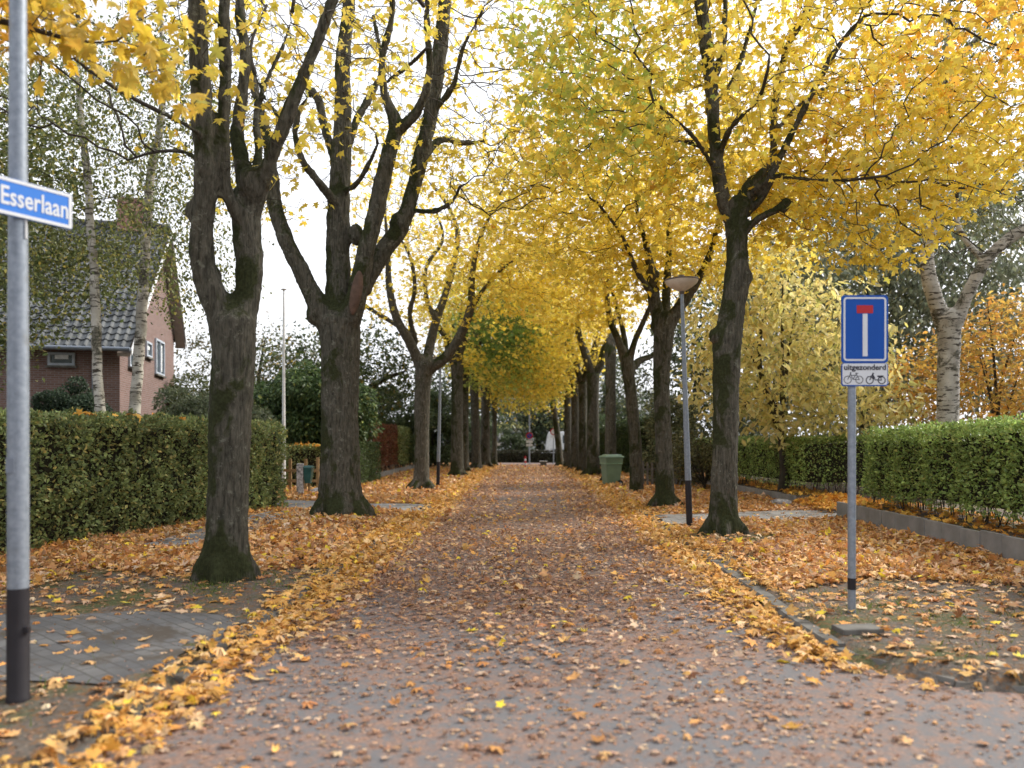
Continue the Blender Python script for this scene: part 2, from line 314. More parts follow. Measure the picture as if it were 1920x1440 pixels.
# ------------------------------------------------------------------ tree skeletons
class Skel:
    def __init__(s, seed): s.p = []; s.par = []; s.man = []; s.ch = None; s.rng = np.random.default_rng(seed)
    def poly(s, pts, parent=None, step=.16, wob=.0):
        """pts: (x,y,z,r); smooth curve through them"""
        pts = np.array(pts, float); n = len(pts)
        if parent is None and s.p:
            d = np.linalg.norm(np.array(s.p) - pts[0, :3], axis=1); parent = int(d.argmin())
        ext = np.vstack([2 * pts[0] - pts[1], pts, 2 * pts[-1] - pts[-2]])
        prev = -1 if parent is None else parent; first = True
        for i in range(n - 1):
            a, b, c, d = ext[i:i + 4]; m = max(1, int(np.linalg.norm(c[:3] - b[:3]) / step))
            for k in range(m + (i == n - 2)):
                t = k / m
                q = .5 * ((2 * b) + (-a + c) * t + (2 * a - 5 * b + 4 * c - d) * t * t + (-a + 3 * b - 3 * c + d) * t ** 3)
                if wob: q[:3] += s.rng.normal(0, wob, 3)
                s.p.append(q[:3].copy()); s.par.append(prev); s.man.append(max(q[3], .004)); prev = len(s.p) - 1
        return prev
    def colonize(s, att, step=.2, kill=.32, iters=70, zmin=2.5, jit=.25, trop=0.0, maxn=9000):
        att = np.array(att, float); base = np.array(s.p)
        okb = base[:, 2] > zmin
        def near(A, Bp):
            d2 = ((A[:, None, :] - Bp[None]) ** 2).sum(2); j = d2.argmin(1); return j, np.sqrt(d2[np.arange(len(A)), j])
        idx = np.where(okb)[0]
        j, dist = near(att, base[idx]); ni = idx[j]; alive = dist > kill
        for it in range(iters):
            if not alive.any() or len(s.p) > maxn: break
            Pn = np.array(s.p); A = att[alive]; nn = ni[alive]
            dirs = unit(A - Pn[nn]); acc = np.zeros((len(Pn), 3)); np.add.at(acc, nn, dirs)
            g = np.unique(nn); dv = unit(acc[g]) + s.rng.normal(0, jit, (len(g), 3)); dv[:, 2] += trop; newp = Pn[g] + unit(dv) * step
            st = len(s.p)
            for q, gp in zip(newp, g): s.p.append(q); s.par.append(int(gp)); s.man.append(0.0)
            ia = np.where(alive)[0]; j, d = near(att[ia], newp); upd = d < dist[ia]
            dist[ia[upd]] = d[upd]; ni[ia[upd]] = st + j[upd]
            alive[ia] = dist[ia] > kill
            # an attractor whose nearest node never gets closer is dropped now and then
            if it % 12 == 11: alive &= (s.rng.random(len(att)) > .03)
    def finish(s, tip=.0035, e=2.4):
        n = len(s.p); r = np.zeros(n); s.ch = [[] for _ in range(n)]
        for i, q in enumerate(s.par):
            if q >= 0: s.ch[q].append(i)
        acc = np.zeros(n)
        for i in range(n - 1, -1, -1):
            ri = max((acc[i]) ** (1 / e), tip) if s.man[i] == 0 else s.man[i]
            r[i] = ri
            if s.par[i] >= 0: acc[s.par[i]] += min(ri, 9) ** e
        for i in range(n):
            q = s.par[i]
            if q >= 0 and s.man[i] == 0: r[i] = min(r[i], r[q] * .9 if s.man[q] else r[q])
        s.r = r; s.P = np.array(s.p); return s
    def chains(s):
        res = []; stack = []
        for i, q in enumerate(s.par):
            if q < 0: stack.append([i])
        while stack:
            c = stack.pop(); cur = c[-1]
            while s.ch[cur]:
                kids = sorted(s.ch[cur], key=lambda k: (s.man[k] > 0, s.r[k]), reverse=True)
                for k in kids[1:]: stack.append([cur, k])
                c.append(kids[0]); cur = kids[0]
            res.append(c)
        return res
def sweep(chains, P_, R, sides, close=True):
    """chains: list of (pos (n,3), rad (n,)) -> verts, tri/quad faces"""
    V = []; Q = []; T = []; off = 0
    ang = np.arange(sides) * 2 * math.pi / sides; cs, sn = np.cos(ang), np.sin(ang)
    for pos, rad in chains:
        n = len(pos)
        if n < 2: continue
        tg = np.gradient(pos, axis=0); tg = unit(tg); m = unit(tg.mean(0))
        ref = np.array([1., 0, 0]) if abs(m[0]) < .6 else np.array([0, 1., 0])
        u = unit(np.cross(tg, ref)); v = np.cross(tg, u)
        ring = pos[:, None] + rad[:, None, None] * (cs[None, :, None] * u[:, None] + sn[None, :, None] * v[:, None])
        V.append(ring.reshape(-1, 3)); i = np.arange(sides); i2 = (i + 1) % sides
        for k in range(1):
            a = (off + np.arange(n - 1) * sides)[:, None]
            Q.append(np.stack([a + i, a + i2, a + sides + i2, a + sides + i], 2).reshape(-1, 4))
        off += n * sides
        if close:
            V.append(pos[[0, -1]] + np.array([-tg[0] * rad[0] * .3, tg[-1] * rad[-1] * 1.0]))
            T.append(np.stack([np.full(sides, off), off - n * sides + i2, off - n * sides + i], 1))
            T.append(np.stack([np.full(sides, off + 1), off - sides + i, off - sides + i2], 1)); off += 2
    if not V: return None
    return np.vstack(V), np.vstack(Q), (np.vstack(T) if T else np.zeros((0, 3), int))
def sweptmesh(name, parts):
    V = []; F = []; off = 0
    for r in parts:
        if r is None: continue
        v, q, t = r; V.append(v); F += (q + off).tolist(); F += (t + off).tolist(); off += len(v)
    me = bpy.data.meshes.new(name); me.from_pydata(np.vstack(V).tolist() if V else [], [], F)
    me.polygons.foreach_set("use_smooth", np.ones(len(me.polygons), bool)); return me

def woody(sk, rt, bark, near, thick=.028, blobs=(), twigmat=None, voxel=.03):
    """trunk (remeshed into one surface when near) and finer branches"""
    big, mid, thin = [], [], []
    for c in sk.chains():
        c = np.array(c); pos = sk.P[c]; rad = sk.r[c].copy()
        if len(c) > 1 and sk.par[c[0]] >= 0 or True:
            if sk.par[c[0]] >= 0 or len(c) > 1 and rad[0] > rad[1] * 1.25: rad[0] = rad[1] * 1.15
        k = int(np.argmax(rad < thick)) if (rad < thick).any() else len(c)
        if k >= 2: big.append((pos[:k], rad[:k]))
        st = max(k - 1, 0) if k >= 2 else 0
        if len(c) - st >= 2 and k < len(c):
            rr = rad[st:]; (mid if rr[0] > .012 else thin).append((pos[st:], np.minimum(rr, thick * 1.02)))
    o = None
    if big:
        me = sweptmesh("trunk", [sweep(big, None, None, 14 if near else 9)])
        if blobs:
            bm = bmesh.new(); bm.from_mesh(me)
            for (c, r, sc) in blobs:
                g = bmesh.ops.create_icosphere(bm, subdivisions=2, radius=r, matrix=Matrix.Translation(Vector(c)) @ Matrix.Diagonal((*sc, 1)))
            bm.to_mesh(me); bm.free()
        o = link("trunk", me, bark, rt)
        if near:
            md = o.modifiers.new("Remesh", 'REMESH'); md.mode = 'VOXEL'; md.voxel_size = voxel; md.use_smooth_shade = True
            ms = o.modifiers.new("Smooth", 'SMOOTH'); ms.iterations = 4; ms.factor = .5
            for nm, sz, st_ in (("lumps", .28, .04), ("ridges", .06, .024)):
                tx = bpy.data.textures.get("bark_" + nm) or bpy.data.textures.new("bark_" + nm, 'CLOUDS'); tx.noise_scale = sz; tx.noise_depth = 2
                d = o.modifiers.new(nm, 'DISPLACE'); d.texture = tx; d.strength = st_ * near; d.mid_level = .5; d.texture_coords = 'GLOBAL'
    parts = [sweep(mid, None, None, 6), sweep(thin, None, None, 3, False)]
    if any(x is not None for x in parts):
        link("branches", sweptmesh("branches", parts), twigmat or M['twig'], rt)
    return o
def leafy(sk, rt, tmpl, size, per, colf, rmax=.012, spread=.14, droop=.6, thinout=1.0, mat=None, name="crown", keep=None, clump=0.0):
    rng = sk.rng; idx = np.where((sk.r <= rmax) & (np.array(sk.man) == 0))[0]
    if clump > 0:
        lf = lowfreq(sk.P[idx], 1.3, float(rng.random() * 6)); idx = idx[rng.random(len(idx)) < np.clip(thinout + clump * lf, 0, 1)]
    elif thinout < 1: idx = idx[rng.random(len(idx)) < thinout]
    p = np.repeat(sk.P[idx], per, 0); n = len(p)
    p = p + rng.normal(0, spread, (n, 3)) * np.array([1, 1, .8])
    if keep is not None: p = p[keep(p)]; n = len(p)
    h = rng.normal(0, 1, (n, 3)); h[:, 2] = -np.abs(rng.normal(droop, .5, n)); nr = rng.normal(0, .55, (n, 3)); nr[:, 2] += 1
    sz = size * rng.uniform(.65, 1.2, n)
    return link(name, leafmesh(name, p, h, nr, sz, colf(p), tmpl), mat or M['leaf'], rt)
def ell(rng, c, r, n, shell=.0):
    v = unit(rng.normal(0, 1, (n, 3))); q = rng.random(n) ** (1 / 3); q = shell + (1 - shell) * q
    return np.array(c) + v * q[:, None] * np.array(r)

def limb(D, pts):
    """pts: (px,py,width_px,depth offset m) -> xyz r; a limb traced in the photo, at its own distance"""
    o = []
    for px, py, wd, dd in pts:
        q = P(px, py, D + dd); o.append((*q, wd * .5 * (D + dd) / F))
    return o
def roots(sk, base, r, n, ln, ph=0.):
    for k in range(n):
        a = ph + 2 * math.pi * k / n + sk.rng.normal(0, .25); L = ln * sk.rng.uniform(.8, 1.3)
        d = np.array([math.cos(a), math.sin(a), 0]); b = np.array(base)
        sk.poly([(*(b + d * r * .3 + [0, 0, .55]), r * .45), (*(b + d * r * .75 + [0, 0, .25]), r * .42), (*(b + d * (r + L * .45) + [0, 0, .06]), r * .33), (*(b + d * (r + L) + [0, 0, -.12]), r * .15)], parent=0, step=.1)


# ------------------------------------------------------------------ ground, road, kerbs
RY = [4.6, 4.7, 4.8, 4.98, 5.16, 5.49, 5.93, 6.67, 7.87, 10.2, 15, 28, 60]
RX = [60, 8, 4.5, 3.3, 2.8, 2.43, 2.28, 2.24, 2.30, 2.33, 2.40, 2.44, 2.3]
LY = [0, 1, 2, 2.6, 3.2, 60]; LX = [-60, -8, -3.2, -2.5, -2.22, -2.15]
def xr(y): return np.interp(y, RY, RX)
def xl(y): return np.interp(y, LY, LX)
def sst(t): t = np.clip(t, 0, 1); return t * t * (3 - 2 * t)
def gh(x, y):
    """height of the soil"""
    x = np.asarray(x, float); y = np.asarray(y, float)
    out_ = np.maximum(x - xr(y), xl(y) - x)                    # metres outside the road edge
    h = -.035 + .11 * sst((out_ - .02) / .12)
    v = (out_ > .1)
    h = h + v * (.012 * np.sin(2.1 * x + 1.3 * y) + .010 * np.sin(3.7 * y - 2.2 * x + 1))
    h = h + .17 * np.exp(-(((x + 3.35) / 1.25) ** 2 + ((y - 14.3) / 1.9) ** 2)) * sst((out_ - .05) / .9)
    h = h + .05 * np.exp(-(((x - 3.3) / .8) ** 2 + ((y - 12.6) / .8) ** 2)) + .04 * np.exp(-(((x + 3.2) / .8) ** 2 + ((y - 8.55) / .8) ** 2))
    h = h + .03 * np.exp(-((x + 3.15) ** 2 + (y - 24) ** 2)) + .03 * np.exp(-((x - 3.06) ** 2 + (y - 17.8) ** 2))
    return h
gx = np.unique(np.concatenate([[-400, -120, -60, -35, -22, -15], np.arange(-11, 11.01, .14), [15, 22, 35, 60, 120, 400]]))
gy = np.unique(np.concatenate([[-200, -60, -20, -8, -2], np.arange(0, 20, .14), np.arange(20, 60, .35), [70, 85, 110, 160, 300, 900]]))
X_, Y_ = np.meshgrid(gx, gy); Vg = np.stack([X_, Y_, gh(X_, Y_)], 2).reshape(-1, 3)
nx, ny = len(gx), len(gy); a_ = (np.arange(ny - 1)[:, None] * nx + np.arange(nx - 1)[None]).ravel()
tag(link("ground", npmesh("ground", Vg, np.stack([a_, a_ + 1, a_ + nx + 1, a_ + nx], 1), 4, smooth=True), M['ground']), kind='structure')
ys = np.unique(np.concatenate([np.linspace(-20, 0, 3), np.arange(0, 8, .1), np.arange(8, 50.1, 1)]))
Vr = np.array([(x, y, 0.0) for y in ys for x in (max(xl(y), -60), min(xr(y), 60))]); i_ = np.arange(len(ys) - 1) * 2
tag(link("road", npmesh("road", Vr, np.stack([i_, i_ + 1, i_ + 3, i_ + 2], 1), 4), M['asphalt']), kind='structure')
B().box((0, 52.2, .04), (40, 4.2, .06)).done("cross_street", M['asphalt'])['kind'] = 'structure'
def kerb(pts, name, side):
    pts = np.array(pts, float); b = B(); tg = unit(np.gradient(pts, axis=0)); n = np.stack([tg[:, 1], -tg[:, 0]], 1) * side
    # blocks of about a metre laid end to end
    L = np.concatenate([[0], np.cumsum(np.linalg.norm(np.diff(pts, axis=0), axis=1))]); rr = np.random.default_rng(3)
    s = 0
    while s < L[-1] - .2:
        e = min(s + (.5 if L[-1] < 9 else 1.0), L[-1]); q = []
        for t in (s + .004, e - .004): q.append((np.interp(t, L, pts[:, 0]), np.interp(t, L, pts[:, 1]), np.interp(t, L, n[:, 0]), np.interp(t, L, n[:, 1])))
        z1 = .028 + .042 * float(sst((np.interp((s + e) / 2, L, pts[:, 1]) - 4.9) / 1.4)) + rr.normal(0, .004); s = e; sec = []
        for (x, y, nx_, ny_) in q:
            sec.append([b.bm.verts.new((x + nx_ * o, y + ny_ * o, z)) for o, z in ((-.005, -.1), (-.005, z1 - .03), (.02, z1), (.13, z1), (.14, -.1))])
        for i in range(5): b.bm.faces.new((sec[0][i], sec[0][(i + 1) % 5], sec[1][(i + 1) % 5], sec[1][i]))
        b.bm.faces.new(sec[0][::-1]); b.bm.faces.new(sec[1])
    o = b.done(name, M['kerb']); o['kind'] = 'structure'
ry = np.concatenate([np.arange(49, 6.7, -.5), [6.67, 6.3, 5.93, 5.7, 5.49, 5.3, 5.16, 5.06, 4.98, 4.88, 4.8, 4.75, 4.7, 4.68]])
kerb([(float(xr(y)), y) for y in ry], "kerb", -1)
kerb([(float(xl(y)), y) for y in np.arange(3.2, 49, .5)], "kerb", -1)
def sheet(name, pts, mat, lift=.03):
    """a paved sheet draped over the soil"""
    (x0, y0), (x1, y1), (x2, y2), (x3, y3) = pts; V = []; n, m = 26, 14
    for j in range(m + 1):
        for i in range(n + 1):
            s, t = i / n, j / m
            x = (1 - t) * ((1 - s) * x0 + s * x1) + t * ((1 - s) * x3 + s * x2); y = (1 - t) * ((1 - s) * y0 + s * y1) + t * ((1 - s) * y3 + s * y2)
            ed = 1.0 if i in (0, n) or j in (0, m) else 0.0
            x += ed * .06 * math.sin(7.3 * y + 2 * x); y += ed * (.05 * math.sin(5.1 * x) + .03 * math.sin(13 * x + 1)) * (j in (0, m)); V.append((x, y, float(gh(x, y)) + lift))
    a = (np.arange(m)[:, None] * (n + 1) + np.arange(n)[None]).ravel()
    return tag(link(name, npmesh(name, np.array(V), np.stack([a, a + 1, a + n + 2, a + n + 1], 1), 4, smooth=True), mat), kind='structure')
sheet("crossing_pavement", [(-9, 5.0), (-2.36, 5.0), (-2.36, 6.95), (-9, 7.05)], M['paver'], .012)
sheet("driveway", [(-9, 18.2), (-2.3, 16.6), (-2.3, 18.6), (-9, 20.9)], M['path'])
sheet("garden_path", [(2.5, 14.3), (9, 15.7), (9, 18.3), (2.5, 15.9)], M['path'])
sheet("left_pavement", [(-5.5, 11.5), (-4.4, 11.5), (-4.2, 18.2), (-5.4, 18.6)], M['path'], .034)
tag(link("stone_cover", B().box((2.62, 6.33, .1), (.34, .2, .05), .1, .01).done("x", M['kerb']).data, None), kind='structure')
bpy.data.objects.remove(bpy.data.objects["x"])

# ------------------------------------------------------------------ fallen leaves
def litter(seed=5):
    rng = np.random.default_rng(seed); groups = []
    def cand(n, x0, x1, y0, y1): return rng.uniform(x0, x1, n), rng.uniform(y0, y1, n)
    def dens(x, y):
        o = np.maximum(x - xr(y), xl(y) - x); d = np.zeros(len(x))
        nz = .5 + .5 * np.sin(1.7 * x + .9 * y) * np.sin(.8 * y - 1.3 * x + 1) + .25 * np.sin(5.1 * x + 3.3 * y)
        ribb = np.exp(-((o + .10) / np.where(x > 0, .22, np.where(y < 9, .17, .24))) ** 2)            # drift in the gutter
        inr = o < 0
        mid = np.clip((-o) / 2.2, 0, 1); far = sst((y - 5) / 14)
        d = np.where(inr, (.5 + .38 * nz) * (.38 + .62 * sst((y - 4) / 5)) * np.where((y < 9) & (x > .3), 1 - .5 * sst((x - .3) / 2), 1) * (.35 + .65 * sst((y - 4.2) / 3)) + .42 * (1 - mid) ** 2 * sst((y - 6) / 5) + 1.0 * ribb * np.where(x > 0, sst((y - 5.2) / 1), 1), d)
        d = np.where(inr & (y > 27), np.maximum(d, .32 + .2 * nz + .5 * sst((y - 27) / 12)), d)
        d = np.where(inr & (np.abs(x - .1) < .9) & (y > 14) & (y < 27), d * .45, d)
        R = (~inr) & (x > 0); L = (~inr) & (x < 0)
        dr = np.where(y > 8.4 + .3 * np.sin(x * 2), .95, .07 + .08 * nz)
        dr = np.where((y > 14.5 + (x - 2.5) * .2) & (y < 15.9 + (x - 2.5) * .3), .12 + .1 * nz, dr)
        dr = np.where((x - 3.1) ** 2 + ((y - 12.3) / 1.1) ** 2 < .5, .25, dr)
        dr = np.where((o > 0) & (o < .55) & (y > 9.5) & (np.sin(y * .9) > -.4), dr * .45, dr)
        d = np.where(R, dr, d)
        dl = np.where(y > 9.2 + .25 * np.sin(2 * x), .95, np.where(y > 7.0, .06 + .09 * nz, np.where(y > 5.0, .03, .05 + .04 * nz)))
        dl = np.where((y > 16.7 - (x + 2.3) * .24) & (y < 18.7 - (x + 2.3) * .34), .08 + .06 * nz, dl)
        dl = np.where((x < -4.2) & (x > -5.5) & (y > 11.3) & (y < 16.7), .35 + .3 * nz, dl)
        dl = np.where((x < -5) & (y < 9.2) & (y > 7.7), .7, dl)
        d = np.where(L, dl + .5 * np.exp(-((o) / .13) ** 2) * (y < 9.5), d)
        d = np.where((o > -.03) & (o < .16) & (x > 0) & (y < 10.3), .06, d)
        return np.clip(d, 0, 1), o
    for (x0, x1, y0, y1, rate, tm, s0) in ((-7.5, 8, 2.5, 9, 640, MAPLE_NEAR, .088), (-7.5, 8, 9, 20, 500, MAPLE_MID, .096), (-7.5, 8, 20, 50, 240, MAPLE_FAR, .125)):
        n = int((x1 - x0) * (y1 - y0) * rate); x, y = cand(n, x0, x1, y0, y1); d, o = dens(x, y); k = rng.random(n) < d
        x, y, d, o = x[k], y[k], d[k], o[k]; n = len(x); base = np.where(o < -.0, 0.0, np.maximum(gh(x, y), np.where(o < .15, .085, -1)))
        z = base + .008 + rng.random(n) * (.012 + .045 * np.clip(d, 0, 1) ** 2)
        z += np.where((o < -.0) & (o > -.3), .02 * rng.random(n), 0)
        on_road = np.clip(-o / .7, 0, 1); br = rng.random(n) < on_road * .9
        c = palette(n, [(.62, .29, .085), (.72, .45, .20), (.70, .37, .08), (.46, .20, .08), (.76, .58, .40), (.30, .14, .075)], [4, 3.4, 2, 2.4, 2.4, 1.6], .28, rng)
        cb = palette(n, [(.34, .185, .115), (.48, .28, .17), (.62, .45, .32), (.22, .13, .095)], [4, 3, 2, 2], .28, rng)
        ripe = rng.random(n) < .04; c[ripe] = (.82, .62, .06)
        gut = (np.abs(o + .1) < .35); c[gut] = c[gut] * .68 + np.array([.84, .50, .09]) * .32
        c = np.where(br[:, None], cb, c)
        h = rng.normal(0, 1, (n, 3)); tilt = np.where((np.abs(o + .1) < .4) & (y < 9), .22, .10 + .28 * d)[:, None] * np.where(br, .6, 1.15)[:, None]; h[:, 2] *= tilt[:, 0]; nr = rng.normal(0, 1, (n, 3)) * tilt; nr[:, 2] = 1
        sz = s0 * rng.uniform(.6, 1.2, n) * np.where(br, .55, 1)
        p = np.stack([x, y, z + np.abs(h[:, 2]) * .02], 1)
        groups.append((p, h, nr, sz, c, tm))
    return groups
Ls = [leafarr(*g, flat=1) for g in litter()]; off = np.cumsum([0] + [len(a[0]) for a in Ls])
o = link("fallen_leaves", npmesh("fallen_leaves", np.vstack([a[0] for a in Ls]), np.vstack([a[1] + q for a, q in zip(Ls, off)]), 3, np.vstack([a[2] for a in Ls])), M['litter'])
tag(o, "orange and brown maple leaves fallen over the verges and road", "fallen leaves", None, "stuff")

def crumbs(seed=8):
    rng = np.random.default_rng(seed); n = 95000; y = 3 + 15 * rng.random(n) ** 1.25; x = rng.uniform(-7, 7, n); o = np.maximum(x - xr(y), xl(y) - x)
    k = rng.random(n) < np.where(o < 0, .35 + .45 * np.sin(1.3 * x + .7 * y) ** 2 * np.sin(.9 * y - x + 2) ** 2 + .2 * (y > 6), .35); x, y, o = x[k], y[k], o[k]; n = len(x)
    z = np.where(o < 0, .003, gh(x, y) + .006) + rng.random(n) * .004; h = rng.normal(0, 1, (n, 3)); h[:, 2] *= .06; nr = rng.normal(0, .12, (n, 3)); nr[:, 2] = 1
    return leafmesh("leaf_crumbs", np.stack([x, y, z], 1), h, nr, rng.uniform(.012, .045, n), palette(n, [(.36, .2, .12), (.24, .13, .09), (.5, .33, .2), (.62, .45, .3)], [4, 3, 2, 1], .3, rng), KITE)
tag(link("leaf_crumbs", crumbs(), M['litter']), "brown trodden leaf crumbs scattered over the road and verges", "leaf crumbs", None, "stuff")

# moss and short grass tufts at the trunk feet and on the bare verge
def grass():
    rng = np.random.default_rng(9); n = 16000
    cs = [(-3.2, 8.4, .75, 3), (-3.35, 14.2, .6, 2), (-3.15, 23.8, .8, 1.2), (3.2, 12.4, .6, 1), (3.1, 17.6, .6, 1.2), (-4.6, 4.6, 1.4, 3), (4.2, 6.4, 1.6, 2.5), (3.2, 7.6, .9, 1.6), (2.7, 14, .3, .5), (3.05, 16.6, .35, .6), (-2.6, 22, .3, .6), (3.6, 11.9, .4, .8)]
    wt = np.array([c[3] for c in cs]); i = rng.choice(len(cs), n, p=wt / wt.sum()); cc = np.array(cs)[i]
    x = cc[:, 0] + rng.normal(0, 1, n) * cc[:, 2] * .55; y = cc[:, 1] + rng.normal(0, 1, n) * cc[:, 2] * .5; k = (x > xr(y) + .16) | (x < xl(y) - .16); x, y = x[k], y[k]; n = len(x)
    k = (np.sin(x * 7 + y * 3) + np.sin(y * 8 - x * 4) + rng.normal(0, .6, n)) > .2; x, y = x[k], y[k]; n = len(x)
    ax = rng.normal(0, .6, (n, 3)); ax[:, 2] = 1; nr = rng.normal(0, 1, (n, 3)); nr[:, 2] = 0
    blade = (np.array([(-.07, 0, 0), (.07, 0, 0), (0, 1, .15)], float), np.array([(0, 1, 2)]))
    return leafmesh("grass", np.stack([x, y, gh(x, y)], 1), ax, nr, rng.uniform(.025, .07, n), palette(n, [(.12, .18, .03), (.2, .25, .06), (.08, .1, .03)], [3, 2, 2], .25, rng), blade)
tag(link("grass", grass(), M['green']), "short grass and moss around the tree feet and on bare soil", "grass", None, "stuff")


# ------------------------------------------------------------------ house
HO = np.array([-12.2, 24.0]); HU = np.array([-.973, -.231]); HV = np.array([-.231, .973])
def Hp(u, v, z): q = HO + HU * u + HV * v; return (float(q[0]), float(q[1]), z)
house = root("brick_house", Hp(0, 0, 0), "red brick house with a steep dark tiled roof on the left behind the birches", "house")
def uvface(bm, pts, uvs, uvl):
    f = bm.faces.new([bm.verts.new(p) for p in pts])
    for l, q in zip(f.loops, uvs): l[uvl].uv = q
bm = bmesh.new(); uvl = bm.loops.layers.uv.new("UVMap"); EA = 4.42
zf_ = lambda v: 4.35 + (9.40 - 4.35) * (v + .4) / 6.0 if v <= 5.6 else 9.40 - (9.40 - 5.6) * (v - 5.6) / 2.9
g = [(0, 0), (8.2, 0), (8.2, zf_(8.2) - .08), (5.6, zf_(5.6) - .08), (0, zf_(0) - .08)]
uvface(bm, [Hp(0, v, z) for v, z in g], g, uvl)
uvface(bm, [Hp(0, 0, 0), Hp(0, 0, zf_(0) - .08), Hp(12, 0, zf_(0) - .08), Hp(12, 0, 0)], [(0, 0), (0, zf_(0)), (-12, zf_(0)), (-12, 0)], uvl)
uvface(bm, [Hp(12, v, z) for v, z in g][::-1], g[::-1], uvl)
uvface(bm, [Hp(0, 8.2, 0), Hp(12, 8.2, 0), Hp(12, 8.2, zf_(8.2) - .08), Hp(0, 8.2, zf_(8.2) - .08)], [(0, 0), (12, 0), (12, 5), (0, 5)], uvl)
me = bpy.data.meshes.new("wall"); bm.to_mesh(me); bm.free(); link("wall", me, M['brick'], house)
def tiles(v0, z0, v1, z1, u0, u1):
    """pantiles: waves across, steps down the slope"""
    L = math.hypot(v1 - v0, z1 - z0); rows = int(L / .34); cols = int((u1 - u0) / .25); sub = 7; V = []; Fc = []
    dv, dz = (v1 - v0) / L, (z1 - z0) / L; nv, nz = -dz, dv
    if nz < 0: nv, nz = -nv, -nz
    us = np.linspace(u0, u1, cols * sub + 1); wave = .028 * np.cos((us - u0) / .25 * 2 * math.pi * (cols * .25 / (u1 - u0))) + .012 * np.cos((us - u0) / .25 * 4 * math.pi * (cols * .25 / (u1 - u0)) + .6)
    rr = np.random.default_rng(8)
    for r in range(rows):
        for e, lift in ((0, .05), (1, .012)):
            s = (r + e) * L / rows - (.0 if e else .03); j = rr.normal(0, .002)
            for u, w_ in zip(us, wave): h = lift + w_ + j; V.append(Hp(u, v0 + dv * s + nv * h, z0 + dz * s + nz * h))
    m = len(us)
    for r in range(rows):
        a = r * 2 * m
        Fc += [(a + i, a + i + 1, a + m + i + 1, a + m + i) for i in range(m - 1)]
        if r + 1 < rows: Fc += [(a + m + i, a + m + i + 1, a + 2 * m + i + 1, a + 2 * m + i) for i in range(m - 1)]
    # front lip
    a = len(V); V += [Hp(u, v0 + dv * -.03, z0 + dz * -.03 - .03) for u in us]; Fc += [(i, i + 1, a + i + 1, a + i) for i in range(m - 1)]
    return V, Fc
V1, F1 = tiles(-.4, 4.35, 5.6, 9.40, -.4, 12.4); V2, F2 = tiles(8.5, 5.6, 5.6, 9.40, -.4, 12.4)
me = bpy.data.meshes.new("roof"); me.from_pydata(V1 + V2, [], F1 + [tuple(i + len(V1) for i in f) for f in F2]); me.update(); rf = link("roof", me, M['tile'], house)
def hbox(b, u, v, z, du, dv, dz, bev=0): return b.box(Hp(u, v, z), (du, dv, dz), math.atan2(-HU[1], -HU[0]), bev)
b = B()
for u in np.arange(-.35, 12.4, .33): b.rod(Hp(u, 5.6, 9.45), Hp(u + .35, 5.6, 9.46), .12, 10, .105)
b.done("ridge_tiles", M['tile'], house, smooth=True)
hbox(B(), .9, 5.6, 9.75, .9, .75, 1.2).done("chimney", M['brick2'] if 'brick2' in M else plain("chimney_brick", (.3, .17, .14), .9, 0, .4, 14, .3), house)
def verge(v0, z0, v1, z1, nm, mat, th, hh, uo):
    b = B(); L = math.hypot(v1 - v0, z1 - z0); q = [Hp(uo, v0, z0), Hp(uo, v1, z1), Hp(uo, v1, z1 - hh), Hp(uo, v0, z0 - hh)]
    e = HU * th; b.poly(q, (float(e[0]), float(e[1]), 0)); return b.done(nm, mat, house)
verge(-.45, 4.29, 5.6, 9.38, "bargeboard", M['white'], .03, .2, -.44)
verge(8.55, 5.52, 5.6, 9.38, "bargeboard", M['white'], .03, .2, -.44)
verge(8.55, 5.40, 5.6, 9.26, "soffit", plain("soffit_board", (.3, .25, .22), .8), .36, .1, -.38)
verge(-.40, 4.17, 5.6, 9.26, "soffit", bpy.data.materials["soffit_board"], .36, .1, -.38)
b = B(); b.rod(Hp(-.4, -.5, 4.28), Hp(12.4, -.5, 4.28), .065, 10); b.done("gutter", M['zinc'], house, smooth=True)
b = B(); b.rod(Hp(.55, -.48, 4.22), Hp(.7, -.09, 3.8), .04, 8); b.rod(Hp(.7, -.09, 3.82), Hp(.7, -.09, 0), .04, 8); b.done("downpipe", M['zinc'], house, smooth=True)
def window(face, c, wd, z0, z1, mull=True, openw=False):
    """face 'f' front wall at v=0, 'g' gable at u=0"""
    t = .07; n = .03; b = B()
    def bx(b_, cc, w_, z, h_, d, dep):
        if face == 'f': return hbox(b_, cc, -dep, z, w_, d, h_)
        return hbox(b_, -dep, cc, z, d, w_, h_)
    zc = (z0 + z1) / 2; h = z1 - z0
    bx(b, c - wd / 2 + t / 2, t, zc, h, .07, n); bx(b, c + wd / 2 - t / 2, t, zc, h, .07, n); bx(b, c, wd - 2 * t, z0 + t / 2, t, .07, n); bx(b, c, wd - 2 * t, z1 - t / 2, t, .07, n)
    if mull: bx(b, c, t * .8, zc, h - 2 * t, .066, n)
    wn = b.done("window", M['frame'], house)
    b = B(); bx(b, c, wd - 2 * t, zc, h - 2 * t, .02, .005); gl = b.done("pane", M['glass'], None); gl.parent = wn; gl.matrix_parent_inverse = wn.matrix_parent_inverse.copy()
    gl.matrix_parent_inverse = Matrix.Identity(4); wn_loc = wn.parent.location
    gl.matrix_parent_inverse = Matrix.Identity(4)
    b = B(); bx(b, c, wd + .1, z0 - .035, .06, .14, .05); sl = b.done("sill", M['kerb'], None); sl.parent = wn
    if face == 'g' or True:
        b = B()
        if mull: bx(b, c + wd * .27, .16, zc, h - .3, .012, -.0 + .012)
        else: bx(b, c, wd * .5, zc + .06, .12, .012, .012)
        cu = b.done("curtain", M['white'], None); cu.parent = wn
    return wn
